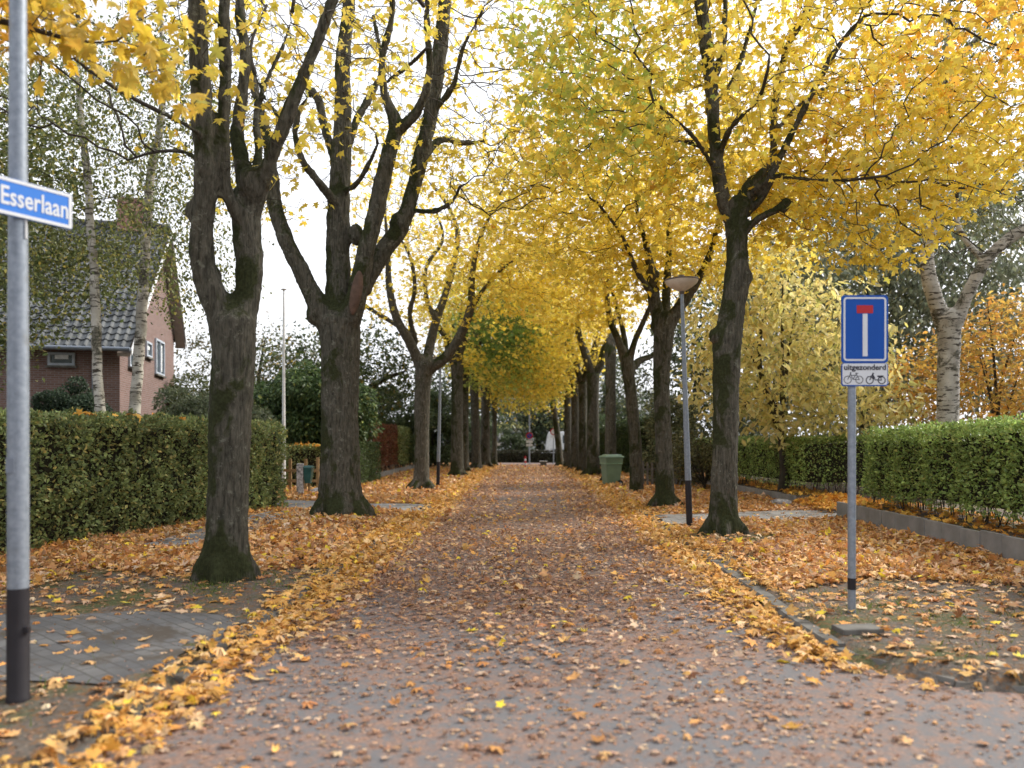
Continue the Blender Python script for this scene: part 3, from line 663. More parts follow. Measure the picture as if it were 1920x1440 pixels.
window('f', 1.57, .72, 3.80, 4.18, False); window('g', 5.45, 1.45, 3.98, 5.25); window('g', 3.68, .8, 4.45, 4.98, False); window('g', 1.3, .62, 3.9, 4.95, False)
bpy.context.view_layer.update()

# ------------------------------------------------------------------ posts, signs, lamps
def text_obj(name, s, size, mat, parent, loc, rot, sx=1, bold=0.0, ext=.001, width=None):
    cu = bpy.data.curves.new(name, 'FONT'); cu.body = s; cu.size = size; cu.align_x = 'CENTER'; cu.align_y = 'CENTER'; cu.extrude = ext; cu.offset = bold; cu.resolution_u = 3
    o = bpy.data.objects.new("tmp", cu); C.objects.link(o); bpy.context.view_layer.update()
    me = bpy.data.meshes.new_from_object(o.evaluated_get(bpy.context.evaluated_depsgraph_get())); bpy.data.objects.remove(o); bpy.data.curves.remove(cu)
    me.name = name
    if width: xs = [v.co.x for v in me.vertices]; sx = width / (max(xs) - min(xs))
    me.transform(Matrix.Diagonal((sx, 1, 1, 1))); me.materials.clear()
    o = link(name, me, mat); o.parent = parent; o.location = loc; o.rotation_euler = rot; return o
def rrect(w, h, r, n=5):
    p = []
    for cx, cy, a0 in ((w / 2 - r, h / 2 - r, 0), (-w / 2 + r, h / 2 - r, 90), (-w / 2 + r, -h / 2 + r, 180), (w / 2 - r, -h / 2 + r, 270)):
        for i in range(n + 1): a = math.radians(a0 + 90 * i / n); p.append((cx + r * math.cos(a), cy + r * math.sin(a)))
    return p
def plate(name, w, h, r, cx, cz, y, th, mat, parent):
    b = B(); b.poly([(cx + x, y, cz + z) for x, z in rrect(w, h, r)], (0, th, 0)); return b.done(name, mat, parent)
def ringplate(name, w, h, r, t, cx, cz, y, th, mat, parent):
    o_, i_ = rrect(w, h, r), rrect(w - 2 * t, h - 2 * t, max(r - t, .004)); b = B(); n = len(o_)
    L = [[b.bm.verts.new((cx + x, yy, cz + z)) for x, z in pp] for pp, yy in ((o_, y), (i_, y), (o_, y + th), (i_, y + th))]
    for i in range(n):
        j = (i + 1) % n
        for A, Z in ((0, 1), (1, 3), (3, 2), (2, 0)): b.bm.faces.new((L[A][i], L[A][j], L[Z][j], L[Z][i]))
    return b.done(name, mat, parent)
def strokes(name, segs, circles, t, y, th, mat, parent, at, sc):
    b = B(); cx, cz = at
    for (x0, z0, x1, z1, *tt) in segs:
        w_ = (tt[0] if tt else t) / 2; d = math.hypot(x1 - x0, z1 - z0); ox, oz = -(z1 - z0) / d * w_, (x1 - x0) / d * w_
        b.poly([(cx + sc * (x0 + ox), y, cz + sc * (z0 + oz)), (cx + sc * (x1 + ox), y, cz + sc * (z1 + oz)), (cx + sc * (x1 - ox), y, cz + sc * (z1 - oz)), (cx + sc * (x0 - ox), y, cz + sc * (z0 - oz))], (0, th, 0)); y -= .00004
    for (x, z, r) in circles:
        n = 24; R0, R1 = (r + t / 2) * sc, (r - t / 2) * sc; y -= .00004
        L = [[b.bm.verts.new((cx + x * sc + R * math.cos(2 * math.pi * i / n), yy, cz + z * sc + R * math.sin(2 * math.pi * i / n))) for i in range(n)] for R, yy in ((R0, y), (R1, y), (R0, y + th), (R1, y + th))]
        for i in range(n):
            j = (i + 1) % n
            for A, Z in ((0, 1), (1, 3), (3, 2), (2, 0)): b.bm.faces.new((L[A][i], L[A][j], L[Z][j], L[Z][i]))
    return b.done(name, mat, parent)
# dead-end sign
SD = 6.96; sx = (1601 - HX) * SD / F; gz = float(gh(sx, SD))
sg = root("dead_end_sign", (sx, SD, gz), "blue dead-end road sign on a galvanised post with a white except-cycles plate", "road sign")
def loc_part(o, x=0, y=0, z=0): o.matrix_parent_inverse = Matrix.Identity(4); return o
def local(b, *a, **k): o = b.done(*a, **k); o.matrix_parent_inverse = Matrix.Identity(4); return o
def L0(o): o.matrix_parent_inverse = Matrix.Identity(4); return o
PX = .094; zt = 2.86 - gz; zb_ = zt - .59; zc = zt - .295
L0(B().lathe((0, .045, -.2), [(.0345, 0), (.0345, 1.0), (.034, 2.0), (.033, zt + .15 - .0)], 20).done("post", M['galv'], sg, smooth=True))
L0(B().lathe((0, .045, .20), [(.0357, 0), (.0357, .10)], 20).done("tape_band", M['black'], sg, smooth=True))
L0(plate("sign_panel", .405, .59, .028, PX, zc, -.004, .012, M['signblue'], sg))
L0(ringplate("border_line", .372, .555, .03, .016, PX, zc, -.0055, .003, M['signwhite'], sg))
L0(plate("road_symbol", .042, .37, .001, PX + .002, zc - .052, -.0055, .003, M['signwhite'], sg))
L0(plate("red_bar", .142, .07, .005, PX, zc + .172, -.006, .003, M['signred'], sg))
z2 = zb_ - .102
L0(plate("lower_panel", .405, .20, .02, PX, z2, -.004, .012, M['signblue'], sg)); L0(plate("white_field", .39, .186, .016, PX, z2 + .004, -.0055, .003, M['signwhite'], sg))
text_obj("lettering", "uitgezonderd", .066, M['signblack'], sg, (PX, -.0068, z2 + .062), (math.radians(90), 0, 0), .95, .0018, .001, .365)
bike = [(-.30, 0, -.16, .30), (-.16, .30, -.04, .0 + .02), (-.04, .02, .14, .30), (-.20, .22, .13, .22), (-.04, .02, .28, 0), (.28, 0, .14, .26), (-.16, .30, -.12, .36), (-.12, .36, -.20, .34), (.08, .32, .22, .32, .04), (.14, .3, .15, .33)]
L0(strokes("bicycle_symbol", bike, [(-.30, 0, .18), (.28, 0, .18)], .032, -.0068, .002, M['signblack'], sg, (PX - .098, z2 - .044), .175))
mop = [(-.30, 0, -.17, .28), (-.17, .28, -.10, .33), (-.10, .33, -.18, .34), (-.17, .26, -.07, .06, .10), (-.07, .02, .28, .0, .05), (.06, .20, .36, .20, .05), (.10, .16, .30, .14, .05), (.2, .15, .28, 0, .03), (-.42, .16, -.2, .2, .04)]
L0(strokes("moped_symbol", mop, [(-.30, 0, .17), (.28, 0, .17)], .045, -.0068, .002, M['signblack'], sg, (PX + .095, z2 - .048), .18))
L0(B().box((0.03, .02, zc), (.13, .04, .03)).done("clamps", M['galv'], sg))
# street name post (nearest left)
ND = 4.7; nxp = (34 - HX) * ND / F; nz_ = float(gh(nxp, ND))
np_ = root("street_name_post", (nxp, ND, nz_), "tall grey post with a black foot at the left edge carrying a blue name sign", "post")
L0(B().lathe((0, 0, 0), [(.065, 0), (.065, .02), (.06, .03), (.059, .66)], 24).done("black_foot", M['black'], np_, smooth=True))
L0(B().lathe((0, 0, .66), [(.0575, 0), (.0565, 1.2), (.05, 2.2), (.045, 3.6), (.04, 5.0)], 24).done("shaft", M['galv'], np_, smooth=True))
L0(B().box((.066, -.02, .42), (.03, .03, .04), 0, .006).done("lock", M['black'], np_)); L0(B().box((-.01, -.059, 1.38), (.05, .006, .09), 0, .002).done("door_plate", M['zinc'], np_))
L0(B().box((.052, -.01, 2.05 + .75), (.008, .02, .18), .3).done("sticker", M['signwhite'], np_))
# name sign: runs away from the camera to the right
A0 = np.array([-3.00, 4.57]); A1 = np.array([-2.80, 4.92]); dv_ = unit(A1 - A0); cen = A1 - dv_ * .40; ang = math.atan2(dv_[1], dv_[0])
ns = bpy.data.objects.new("name_sign", None)
bpy.data.objects.remove(ns)
W_, H_ = .80, .215
pn = B(); pn.poly([(x, -.012, z) for x, z in rrect(W_, H_, .012)], (0, .024, 0)); pn = pn.done("name_sign", M['nameblue'], np_)
pn.matrix_parent_inverse = Matrix.Identity(4); pn.location = (float(cen[0]) - nxp, float(cen[1]) - ND, 3.0 - nz_); pn.rotation_euler = (0, 0, ang)
def sub(o): o.parent = pn; o.matrix_parent_inverse = Matrix.Identity(4); return o
sub(ringplate("border_line", W_ - .004, H_ - .004, .012, .02, 0, 0, -.0145, .003, M['signwhite'], None))
text_obj("lettering", "Esserlaan", .15, M['signwhite'], pn, (.18, -.0135, -.002), (math.radians(90), 0, 0), .76, .0025, .001, .385)
b = B(); b.lathe((0, 0, 3.045 - nz_), [(.053, 0), (.053, .03)], 20); b.rod((0, 0, 3.06 - nz_), (float(cen[0] + .25 * dv_[0]) - nxp + .01, float(cen[1] + .25 * dv_[1]) - ND + .015, 3.06 - nz_), .012, 8)
L0(b.done("bracket", M['galv'], np_))
# street lamps
def lamp(x, y, H, label, lean=0.0):
    z = float(gh(x, y)); r = root("street_lamp", (x, y, z), label, "street lamp", "street lamps along the road"); h = H - z
    L0(B().lathe((0, 0, -.1), [(.056, 0), (.056, .92)], 20).done("black_foot", M['black'], r, smooth=True))
    L0(B().lathe((0, 0, .82), [(.0545, 0), (.052, .8), (.040, 2.0), (.030, h - .82 - .30)], 20).done("pole", M['galv'], r, smooth=True))
    L0(B().lathe((0, 0, h - .31), [(.035, 0), (.045, .02), (.05, .05), (.04, .06)], 20).done("neck", M['dishtop'], r, smooth=True))
    L0(B().lathe((0, 0, h - .26), [(.045, 0), (.09, .02), (.19, .075), (.27, .14), (.292, .185), (.29, .19)], 36).done("lamp_bowl", M['dish'], r, smooth=True))
    L0(B().lathe((0, 0, h - .072), [(.298, 0), (.302, .012), (.296, .025), (.15, .055), (.06, .065), (.05, .10), (.02, .105)], 36).done("lamp_hood", M['dishtop'], r, smooth=True))
    r.rotation_euler = (0, lean, 0); return r
lamp((1293 - HX) * 14.1 / F, 14.1, 4.48, "grey street lamp with a round bowl head between the right front trunks", -.033)
lamp((821 - HX) * 25.3 / F, 25.3, 4.25, "grey street lamp on the left verge half hidden by the third maple", .022)
# flagpole
fp = root("flagpole", (-7.28, 24.0, 0), "tall thin white flagpole behind the left hedge", "flagpole")
L0(B().lathe((0, 0, 0), [(.06, 0), (.045, 3), (.028, 6.0), (.024, 6.1)], 14).done("pole", M['white'], fp, smooth=True)); L0(B().lathe((0, 0, 6.1), [(.07, 0), (.09, .025), (.03, .05)], 14).done("finial", M['white'], fp))
# wheelie bin
bd = 26.2; bx_ = (1146 - HX) * bd / F; bz = float(gh(bx_, bd)) + .02
bn = root("wheelie_bin", (bx_, bd, bz), "green wheelie bin standing on the right verge in front of the dark trunks", "bin")
def frust(b, w0, d0, w1, d1, z0, z1, c0=(0, 0), c1=(0, 0)):
    v = [b.bm.verts.new((c[0] + sx_ * w_ / 2, c[1] + sy * d_ / 2, z)) for (c, w_, d_, z) in ((c0, w0, d0, z0), (c1, w1, d1, z1)) for sx_, sy in ((-1, -1), (1, -1), (1, 1), (-1, 1))]
    for f in ((3, 2, 1, 0), (4, 5, 6, 7), (0, 1, 5, 4), (1, 2, 6, 5), (2, 3, 7, 6), (3, 0, 4, 7)): b.bm.faces.new([v[i] for i in f])
    return b
b = B(); frust(b, .44, .50, .54, .60, .05, .74); o = L0(b.done("body", M['bin'], bn)); md = o.modifiers.new("Bevel", 'BEVEL'); md.width = .03; md.segments = 3
b = B(); frust(b, .56, .62, .60, .68, .735, .93); o = L0(b.done("upper_body", M['bin'], bn)); md = o.modifiers.new("Bevel", 'BEVEL'); md.width = .015; md.segments = 2
L0(B().box((0, 0, .735), (.585, .645, .035), 0, .012).done("rim", M['bindark'], bn))
b = B(); frust(b, .66, .74, .62, .70, .93, .965); frust(b, .60, .66, .46, .46, .966, 1.03, (0, 0), (.04, 0)); o = L0(b.done("lid", M['bin'], bn)); md = o.modifiers.new("Bevel", 'BEVEL'); md.width = .015; md.segments = 2
L0(B().rod((.36, -.24, .95), (.36, .24, .95), .018, 8).done("handle", M['bindark'], bn))
for s in (-1, 1): 
    wh = L0(B().rod((.20, s * .27, .10), (.20, s * .32, .10), .10, 24).done("wheel", M['rubber'], bn)); hb = B().rod((.20, s * .262, .10), (.20, s * .328, .10), .045, 16).done("hub", M['galv']); hb.parent = wh
bn.rotation_euler = (0, 0, math.radians(14))
# concrete edgings
def edging(label, pts, th, z1, z0=-.1, joint=1.0, seed=1, lowend=0):
    pts = np.array(pts, float); L = np.concatenate([[0], np.cumsum(np.linalg.norm(np.diff(pts, axis=0), axis=1))]); c = pts.mean(0); r = root("garden_edging", (c[0], c[1], 0), label, "low wall"); s = 0; rr = np.random.default_rng(seed)
    while s < L[-1] - .1:
        e = min(s + joint, L[-1]); a = np.array([np.interp(s, L, pts[:, 0]), np.interp(s, L, pts[:, 1])]); q = np.array([np.interp(e, L, pts[:, 0]), np.interp(e, L, pts[:, 1])]); d = q - a; m = (a + q) / 2
        zz = z1 + rr.normal(0, .006); B().box((m[0] + rr.normal(0, .003), m[1], (zz + z0) / 2), (np.linalg.norm(d) - .008, th, zz - z0), math.atan2(d[1], d[0]), .006).done("concrete_slab", M['concrete'], r); s = e
    return r
edging("long concrete edging under the nearest right hedge", [(6.02, 4.6), (6.02, 9), (6.05, 12), (6.08, 15.6)], .06, .40, seed=1, joint=.5)
edging("concrete edging under the lower right hedge, ending at the garden path", [(6.28, 18.7), (6.12, 22), (5.75, 28.2)], .06, .30, seed=2, joint=.5)
edging("low concrete edging under the red-brown hedge", [(-5.72, 30.0), (-5.75, 36), (-5.6, 47.5)], .08, .34, seed=3)
tag(link("raised_bed", npmesh("raised_bed", np.array([(6.05, 4.6, .35), (9.5, 4.6, .36), (9.5, 15.55, .36), (6.1, 15.55, .35), (6.3, 18.75, .28), (9.5, 18.75, .3), (9.5, 28.2, .3), (5.8, 28.2, .28), (6.05, 4.6, -.1), (6.1, 15.55, -.1), (9.5, 15.55, -.1), (6.3, 18.75, -.1), (9.5, 18.75, -.1)]),
    np.array([(0, 1, 2, 3), (4, 5, 6, 7), (3, 2, 10, 9), (4, 11, 12, 5)]), 4), M['ground']), kind='structure')
rk = B(); bmesh.ops.create_icosphere(rk.bm, subdivisions=3, radius=1, matrix=Matrix.Diagonal((.27, .16, .13, 1)))
from mathutils import noise as mn
for v in rk.bm.verts: v.co *= 1 + .22 * mn.noise(v.co * 7) + .1 * mn.noise(v.co * 17); v.co.z = max(min(v.co.z, .11), -.05)
rk = rk.done("stone_block", M['granite'], smooth=True); rk.location = ((1466 - HX) * 18.6 / F, 18.6, .12); tag(rk, "mossy stone block at the end of the lower concrete edging", "stone")
rk2 = link("stone_block", rk.data, None); rk2.location = (6.75, 17.4, .13); rk2.rotation_euler = (0, 0, 1.2); rk2.scale = (1.2, .8, .8); tag(rk2, "dark stone half buried in leaves beside the garden path", "stone")
# left entrance: granite post, fence, letter box
gp = B().box((0, 0, .45), (.17, .17, 1.02), .1, .012).done("granite_post", M['granite']); gp.location = ((563 - HX) * 21.8 / F, 21.8, 0); tag(gp, "speckled granite gatepost beside the driveway on the left", "gatepost")
fr = root("wooden_fence", (-6.3, 23.2, 0), "low wooden rail fence behind the granite gatepost", "fence")
for x in (-.55, -.1, .25): L0(B().box((x, 0, .5), (.08, .06, 1.1 + (.1 if x > 0 else 0))).done("fence_post", M['wood'], fr))
for z in (.42, .72): L0(B().box((-.2, -.045, z), (1.05, .025, .08)).done("rail", M['wood'], fr))
lb = root("letter_box", ((578 - HX) * 21.9 / F, 21.9, 0), "dark green letter box hanging beside the granite gatepost", "letter box")
b = B(); frust(b, .15, .2, .24, .26, .42, .84); L0(b.done("body", M['boxgreen'], lb)); b = B(); frust(b, .28, .3, .2, .2, .843, .90); L0(b.done("lid", M['boxgreen'], lb)); L0(B().box((-.02, .16, .40), (.05, .05, .95)).done("post", M['wood'], lb))
hp = B(); bmesh.ops.create_icosphere(hp.bm, subdivisions=3, radius=1, matrix=Matrix.Diagonal((.5, .3, .22, 1)))
for v in hp.bm.verts: v.co *= 1 + .2 * mn.noise(v.co * 9); v.co.z = max(v.co.z, -.02)
hp = hp.done("boulder", M['granite'], smooth=True); hp.location = (-5.75, 22.6, .04); tag(hp, "low grey boulder behind the granite gatepost", "stone")
# right: rough paling fence
pf = root("paling_fence", (4.9, 26.0, 0), "rough paling fence under the shrubs behind the street lamp", "fence"); rr = np.random.default_rng(4)
for i in range(16): L0(B().box((-1.1 + i * .15 + rr.normal(0, .01), rr.normal(0, .01), .42), (.07, .03, .9 + rr.normal(0, .05)), rr.normal(0, .1)).done("pale", plain("old_paling", (.13, .12, .11), .9, 0, .4, 9, .2) if i == 0 else bpy.data.materials["old_paling"], pf))
L0(B().box((.02, .035, .3), (2.4, .03, .06)).box((.02, .035, .65), (2.4, .03, .06)).done("rail", bpy.data.materials["old_paling"], pf))

# ------------------------------------------------------------------ far end of the road
def disc(b, c, r, y, th=.01, n=28): return b.poly([(c[0] + r * math.cos(2 * math.pi * i / n), y, c[1] + r * math.sin(2 * math.pi * i / n)) for i in range(n)], (0, th, 0))
s1 = root("no_parking_sign", (.19, 50.6, 0), "round blue and red no-parking sign on a tall post at the road end", "road sign")
L0(B().rod((0, .05, 0), (0, .05, 4.0), .045, 12).done("post", M['galv'], s1)); L0(disc(B(), (0, 1.87), .215, 0, .012).done("sign_disc", M['signred'], s1)); L0(disc(B(), (0, 1.87), .15, -.004, .01).done("blue_disc", M['signblue'], s1))
b = B(); b.poly([(-.125, -.007, 1.975), (-.10, -.007, 2.0), (.125, -.007, 1.765), (.10, -.007, 1.74)], (0, .004, 0)); L0(b.done("red_stripe", M['signred'], s1)); L0(plate("lower_panel", .42, .16, .01, 0, 1.5, 0, .01, M['signwhite'], s1)); L0(plate("second_panel", .42, .14, .01, 0, 1.28, 0, .01, M['signwhite'], s1))
s2 = root("closed_road_sign", (1.70, 50.2, 0), "round white sign with a red rim at the right end of the road", "road sign")
L0(B().rod((0, .05, 0), (0, .05, 2.3), .03, 12).done("post", M['galv'], s2)); L0(disc(B(), (0, 2.12), .215, 0, .012).done("sign_disc", M['signred'], s2)); L0(disc(B(), (0, 2.12), .155, -.004, .01).done("white_disc", M['signwhite'], s2)); L0(plate("lower_panel", .42, .14, .01, 0, 1.8, 0, .01, M['signwhite'], s2))
s3 = root("traffic_sign", (-1.85, 50.6, 0), "grey sign seen from behind at the left end of the road", "road sign")
L0(B().rod((0, -.03, 0), (0, -.03, 1.85), .03, 12).done("post", M['galv'], s3)); L0(disc(B(), (0, 1.66), .2, 0, .012).done("sign_back", M['zinc'], s3)); L0(plate("lower_panel", .42, .16, .01, .02, 1.32, 0, .01, M['signwhite'], s3))
s3.rotation_euler = (0, -.04, 0)
bo = root("bollard", (-.07, 46.5, 0), "red and white striped bollard in the middle of the road end", "bollard")
for i in range(5): L0(B().lathe((0, 0, .0 + i * .13), [(.06, 0), (.06, .1295)], 14).done("red_band" if i % 2 == 0 else "white_band", M['signred'] if i % 2 == 0 else M['signwhite'], bo))
ub = root("utility_box", (1.02, 48, 0), "low grey utility box with a flat lid at the road end", "cabinet"); L0(B().box((0, 0, .16), (.38, .3, .28), 0, .01).done("body", M['kerb'], ub)); L0(B().box((0, 0, .325), (.46, .36, .04), 0, .01).done("lid", M['white'], ub))
# parked white van
vn = root("white_van", (4.0, 62.5, 0), "white van parked beyond the hedge at the road end", "van")
prof = [(-2.5, .35), (-2.5, 1.2), (-2.35, 2.0), (-2.25, 2.25), (1.3, 2.25), (1.75, 1.55), (2.45, 1.25), (2.55, .8), (2.55, .35)]
b = B(); b.poly([(x, -.95, z) for x, z in prof], (0, 1.9, 0)); o = L0(b.done("body", M['white'], vn)); md = o.modifiers.new("Bevel", 'BEVEL'); md.width = .06; md.segments = 3
L0(B().poly([(-1.2, -.96, 1.35), (-1.2, -.96, 1.95), (1.1, -.96, 1.95), (1.45, -.96, 1.4)], (0, .02, 0)).done("side_window", M['glass'], vn)); L0(B().box((0, -.955, .9), (4.2, .012, .04)).done("side_strip", M['zinc'], vn))
for x in (-1.6, 1.7):
    for s in (-1, 1): L0(B().rod((x, s * .96, .33), (x, s * .76, .33), .33, 20).done("wheel", M['rubber'], vn))
L0(B().box((2.56, -.7, .95), (.03, .3, .18)).done("headlight", M['signwhite'], vn)); L0(B().box((2.56, .7, .95), (.03, .3, .18)).done("headlight", M['signwhite'], vn))
# low white building with yellow fascia
bl_ = root("low_building", (-2.0, 76, 0), "long low pale building with a yellow roof edge far beyond the road end", "building")
L0(B().box((-2, 0, 1.35), (30, 5, 2.7)).done("wall", M['white'], bl_)); L0(B().box((-2, -.3, 2.95), (30.6, 5.4, .5)).done("roof", M['fascia'], bl_))
for i in range(9): 
    o = L0(B().box((-15 + i * 3.2, -2.52, 1.9), (2.4, .06, .9)).done("window", M['frame'], bl_)); q = B().box((-15 + i * 3.2, -2.56, 1.9), (2.2, .03, .74)).done("pane", M['glass']); q.parent = o
# ------------------------------------------------------------------ avenue trees
def crown_att(sk, ells):
    return np.vstack([ell(sk.rng, c, r, n) for c, r, n in ells])
AVL = "maples lining the left side of the road"; AVR = "maples lining the right side of the road"

def tree_left_front():
    D = 8.6; b = P(422, 1105, D); b[2] = float(gh(b[0], b[1])) - .1
    rt = root("maple_tree", tuple(b), "mossy forked maple nearest on the left, trunk splitting into several tall bare limbs", "tree", AVL)
    sk = Skel(11)
    t = limb(D, [(424, 1112, 100.9, 0), (424, 1060, 91.18, 0), (426, 1000, 77.6, 0), (428, 900, 75.66, 0), (431, 800, 77.6, 0), (437, 700, 79.54, 0), (438, 640, 83.42, 0), (436, 600, 89.24, 0)])
    sk.poly(t, None, .12)
    sk.poly(limb(D, [(432, 625, 60.14, 0), (408, 570, 56.26, -.05), (384, 515, 47.52, -.1), (378, 440, 44, -.15), (386, 340, 41.36, -.2), (380, 230, 38.72, -.25), (374, 120, 36.96, -.3), (368, 0, 33.44, -.35), (362, -150, 22.88, -.4), (350, -330, 8.8, -.5)]), None, .12)
    e = sk.poly(limb(D, [(444, 625, 60.14, 0), (462, 560, 51.04, .08), (468, 500, 51.04, .1), (462, 430, 52.8, .12), (462, 360, 51.04, .15)]), None, .12)
    sk.poly(limb(D, [(462, 430, 31.68, .1), (440, 390, 28.16, -.05), (422, 345, 25.52, -.12), (419, 250, 24.64, -.15), (423, 150, 23.76, -.1), (420, 50, 22.88, -.1), (424, -60, 19.36, -.1), (430, -260, 8.8, 0)]), None, .12)
    sk.poly(limb(D, [(464, 375, 36.96, .15), (454, 310, 31.68, .2), (444, 250, 26.4, .3), (452, 190, 24.64, .35), (460, 110, 21.12, .4), (450, 20, 19.36, .5), (452, -100, 14.08, .6), (470, -260, 7.04, .8)]), None, .12)
    sk.poly(limb(D, [(478, 390, 35.2, .1), (500, 320, 28.16, 0), (533, 233, 25.52, -.1), (573, 133, 24.64, -.15), (617, 20, 22, -.2), (655, -90, 17.6, -.3), (690, -240, 8.8, -.4)]), None, .12)
    sk.poly(limb(D, [(470, 360, 19.36, 0), (486, 290, 15.84, .2), (480, 215, 13.2, .4), (505, 140, 10.56, .6), (540, 60, 7.92, .9), (560, -60, 5.28, 1.1)]), None, .14)
    sk.poly(limb(D, [(386, 260, 13.2, -.2), (350, 235, 10.56, -.6), (300, 210, 8.8, -1.0), (215, 165, 7.04, -1.3), (140, 110, 5.28, -1.6)]), None, .14)
    sk.poly(limb(D, [(385, 310, 11.44, -.2), (345, 285, 7.92, .2), (290, 285, 6.16, .6), (240, 300, 4.4, .9)]), None, .14)
    sk.poly(limb(D, [(420, 50, 10.56, 0), (385, 20, 8.8, .2), (340, -40, 7.04, .4)]), None, .14)
    sk.poly(limb(D, [(533, 233, 9.68, 0), (490, 170, 7.92, .5), (470, 90, 6.16, .9), (500, 10, 5.28, 1.2)]), None, .14)
    roots(sk, (b[0], b[1], b[2] + .1), .22, 6, .15, .4)
    att = crown_att(sk, [((-4.2, 8.4, 7.4), (3.0, 3.0, 2.0), 700), ((-2.4, 8.8, 6.6), (1.6, 2.0, 1.6), 420), ((-5.9, 7.6, 5.3), (1.5, 1.5, 1.0), 150), ((-3.1, 8.6, 5.0), (1.0, 1.2, 1.0), 110)])
    sk.colonize(att, .17, .25, 60, 3.2, .45); sk.finish(.0042)
    bl = [(P(360, 395, D - .15), .08, (1, 1, 1.6)), (P(455, 640, D + .02), .13, (1, 1, 1.3)), (P(395, 520, D), .12, (1, 1, 1.2)), (P(437, 585, D + .05), .2, (1, .9, .8)), (P(470, 345, D + .05), .14, (1, 1, 1.4))]
    woody(sk, rt, M['bark'], 1.0, .022, bl)
    leafy(sk, rt, MAPLE_NEAR, .13, 2, lambda p: autumn(p, .25, .12, 1.0), .007, .12, .7, .28, clump=.9)
    return rt
def tree_left_second():
    D = 14.5; b = P(640, 990, D); b[2] = float(gh(b[0], b[1])) - .1
    rt = root("maple_tree", tuple(b), "thick maple on a leaf mound beside the driveway, reddish wound on its fork", "tree", AVL)
    sk = Skel(12)
    sk.poly(limb(D, [(638, 1000, 100.9, 0), (637, 960, 87.3, 0), (638, 900, 77.6, 0), (637, 800, 69.84, 0), (638, 700, 69.84, 0), (638, 640, 73.72, 0), (636, 600, 77.6, 0)]), None, .12)
    sk.poly(limb(D, [(622, 620, 48.5, 0), (598, 575, 40.74, -.1), (565, 510, 31.68, -.2), (532, 440, 29.92, -.3), (514, 380, 26.4, -.3), (510, 320, 22.88, -.2), (500, 250, 19.36, 0), (478, 170, 15.84, .2), (462, 80, 12.32, .4), (440, -40, 7.92, .6)]), None, .12)
    sk.poly(limb(D, [(636, 620, 60.14, 0), (634, 560, 49.28, .1), (634, 480, 44, .2), (634, 400, 42.24, .2), (640, 300, 36.96, .2), (643, 200, 31.68, .2), (643, 110, 28.16, .2), (655, 0, 22.88, .2), (660, -120, 12.32, .2)]), None, .12)
    sk.poly(limb(D, [(650, 610, 48.5, -.1), (668, 560, 38.72, -.25), (684, 480, 33.44, -.3), (706, 390, 31.68, -.35), (726, 300, 29.92, -.4), (742, 235, 26.4, -.4), (722, 180, 17.6, -.5), (716, 110, 14.96, -.6), (733, 40, 13.2, -.7), (738, -60, 7.92, -.8)]), None, .12)
    sk.poly(limb(D, [(740, 245, 24.64, -.4), (772, 222, 19.36, -.5), (796, 180, 16.72, -.6), (806, 120, 14.08, -.7), (800, 40, 11.44, -.9), (806, -60, 7.04, -1)]), None, .12)
    sk.poly(limb(D, [(680, 540, 35.2, .1), (712, 480, 33.44, .2), (752, 425, 31.68, .3), (776, 350, 28.16, .4), (790, 290, 29.92, .4), (808, 210, 28.16, .4), (822, 120, 28.16, .4), (833, 20, 24.64, .4), (838, -110, 14.08, .4)]), None, .12)
    sk.poly(limb(D, [(790, 300, 17.6, .4), (826, 262, 13.2, .7), (870, 268, 10.56, 1.1), (905, 265, 7.04, 1.4)]), None, .14)
    sk.poly(limb(D, [(776, 395, 10.56, .3), (815, 396, 9.68, .2), (848, 378, 8.8, .1), (862, 350, 5.28, 0)]), None, .14)
    sk.poly(limb(D, [(820, 200, 13.2, .4), (850, 160, 11.44, .1), (868, 90, 8.8, -.2), (900, 30, 6.16, -.4)]), None, .14)
    sk.poly(limb(D, [(624, 375, 19.36, 0), (596, 340, 15.84, -.3), (566, 300, 14.08, -.5), (553, 245, 12.32, -.6), (564, 200, 9.68, -.7)]), None, .14)
    sk.poly(limb(D, [(638, 330, 15.84, .2), (612, 250, 15.84, .5), (596, 185, 16.72, .6), (578, 165, 10.56, .7)]), None, .14)
    sk.poly(limb(D, [(642, 360, 13.2, .2), (668, 345, 11.44, -.3), (690, 310, 10.56, -.6), (708, 270, 7.92, -.9)]), None, .14)
    sk.poly(limb(D, [(642, 300, 15.84, .3), (672, 220, 14.96, .8), (700, 170, 12.32, 1.1), (716, 120, 9.68, 1.3), (700, 30, 7.04, 1.5)]), None, .14)
    sk.poly(limb(D, [(520, 400, 10.56, -.2), (480, 340, 8.8, .4), (452, 280, 7.04, .8), (450, 200, 5.28, 1.1)]), None, .14)
    sk.poly(limb(D, [(716, 160, 8.8, 0), (770, 120, 7.92, -.5), (800, 90, 5.28, -.9)]), None, .14)
    roots(sk, (b[0], b[1], b[2] + .12), .36, 7, .2, .1)
    sk.poly(limb(D, [(655, 940, 42.68, -.1), (676, 975, 34.92, -.15), (700, 1001, 19.4, -.2), (722, 1014, 7.76, -.2)]), 0, .1)
    att = crown_att(sk, [((-2.9, 14.6, 8.6), (3.2, 3.0, 2.4), 800), ((-1.0, 14.5, 8.2), (2.0, 2.4, 2.0), 620), ((-4.8, 14.6, 7.0), (1.6, 2.0, 1.6), 180), ((-.6, 14.6, 6.4), (1.6, 2, .9), 200)])
    sk.colonize(att, .19, .27, 60, 3.8, .45); sk.finish(.0052)
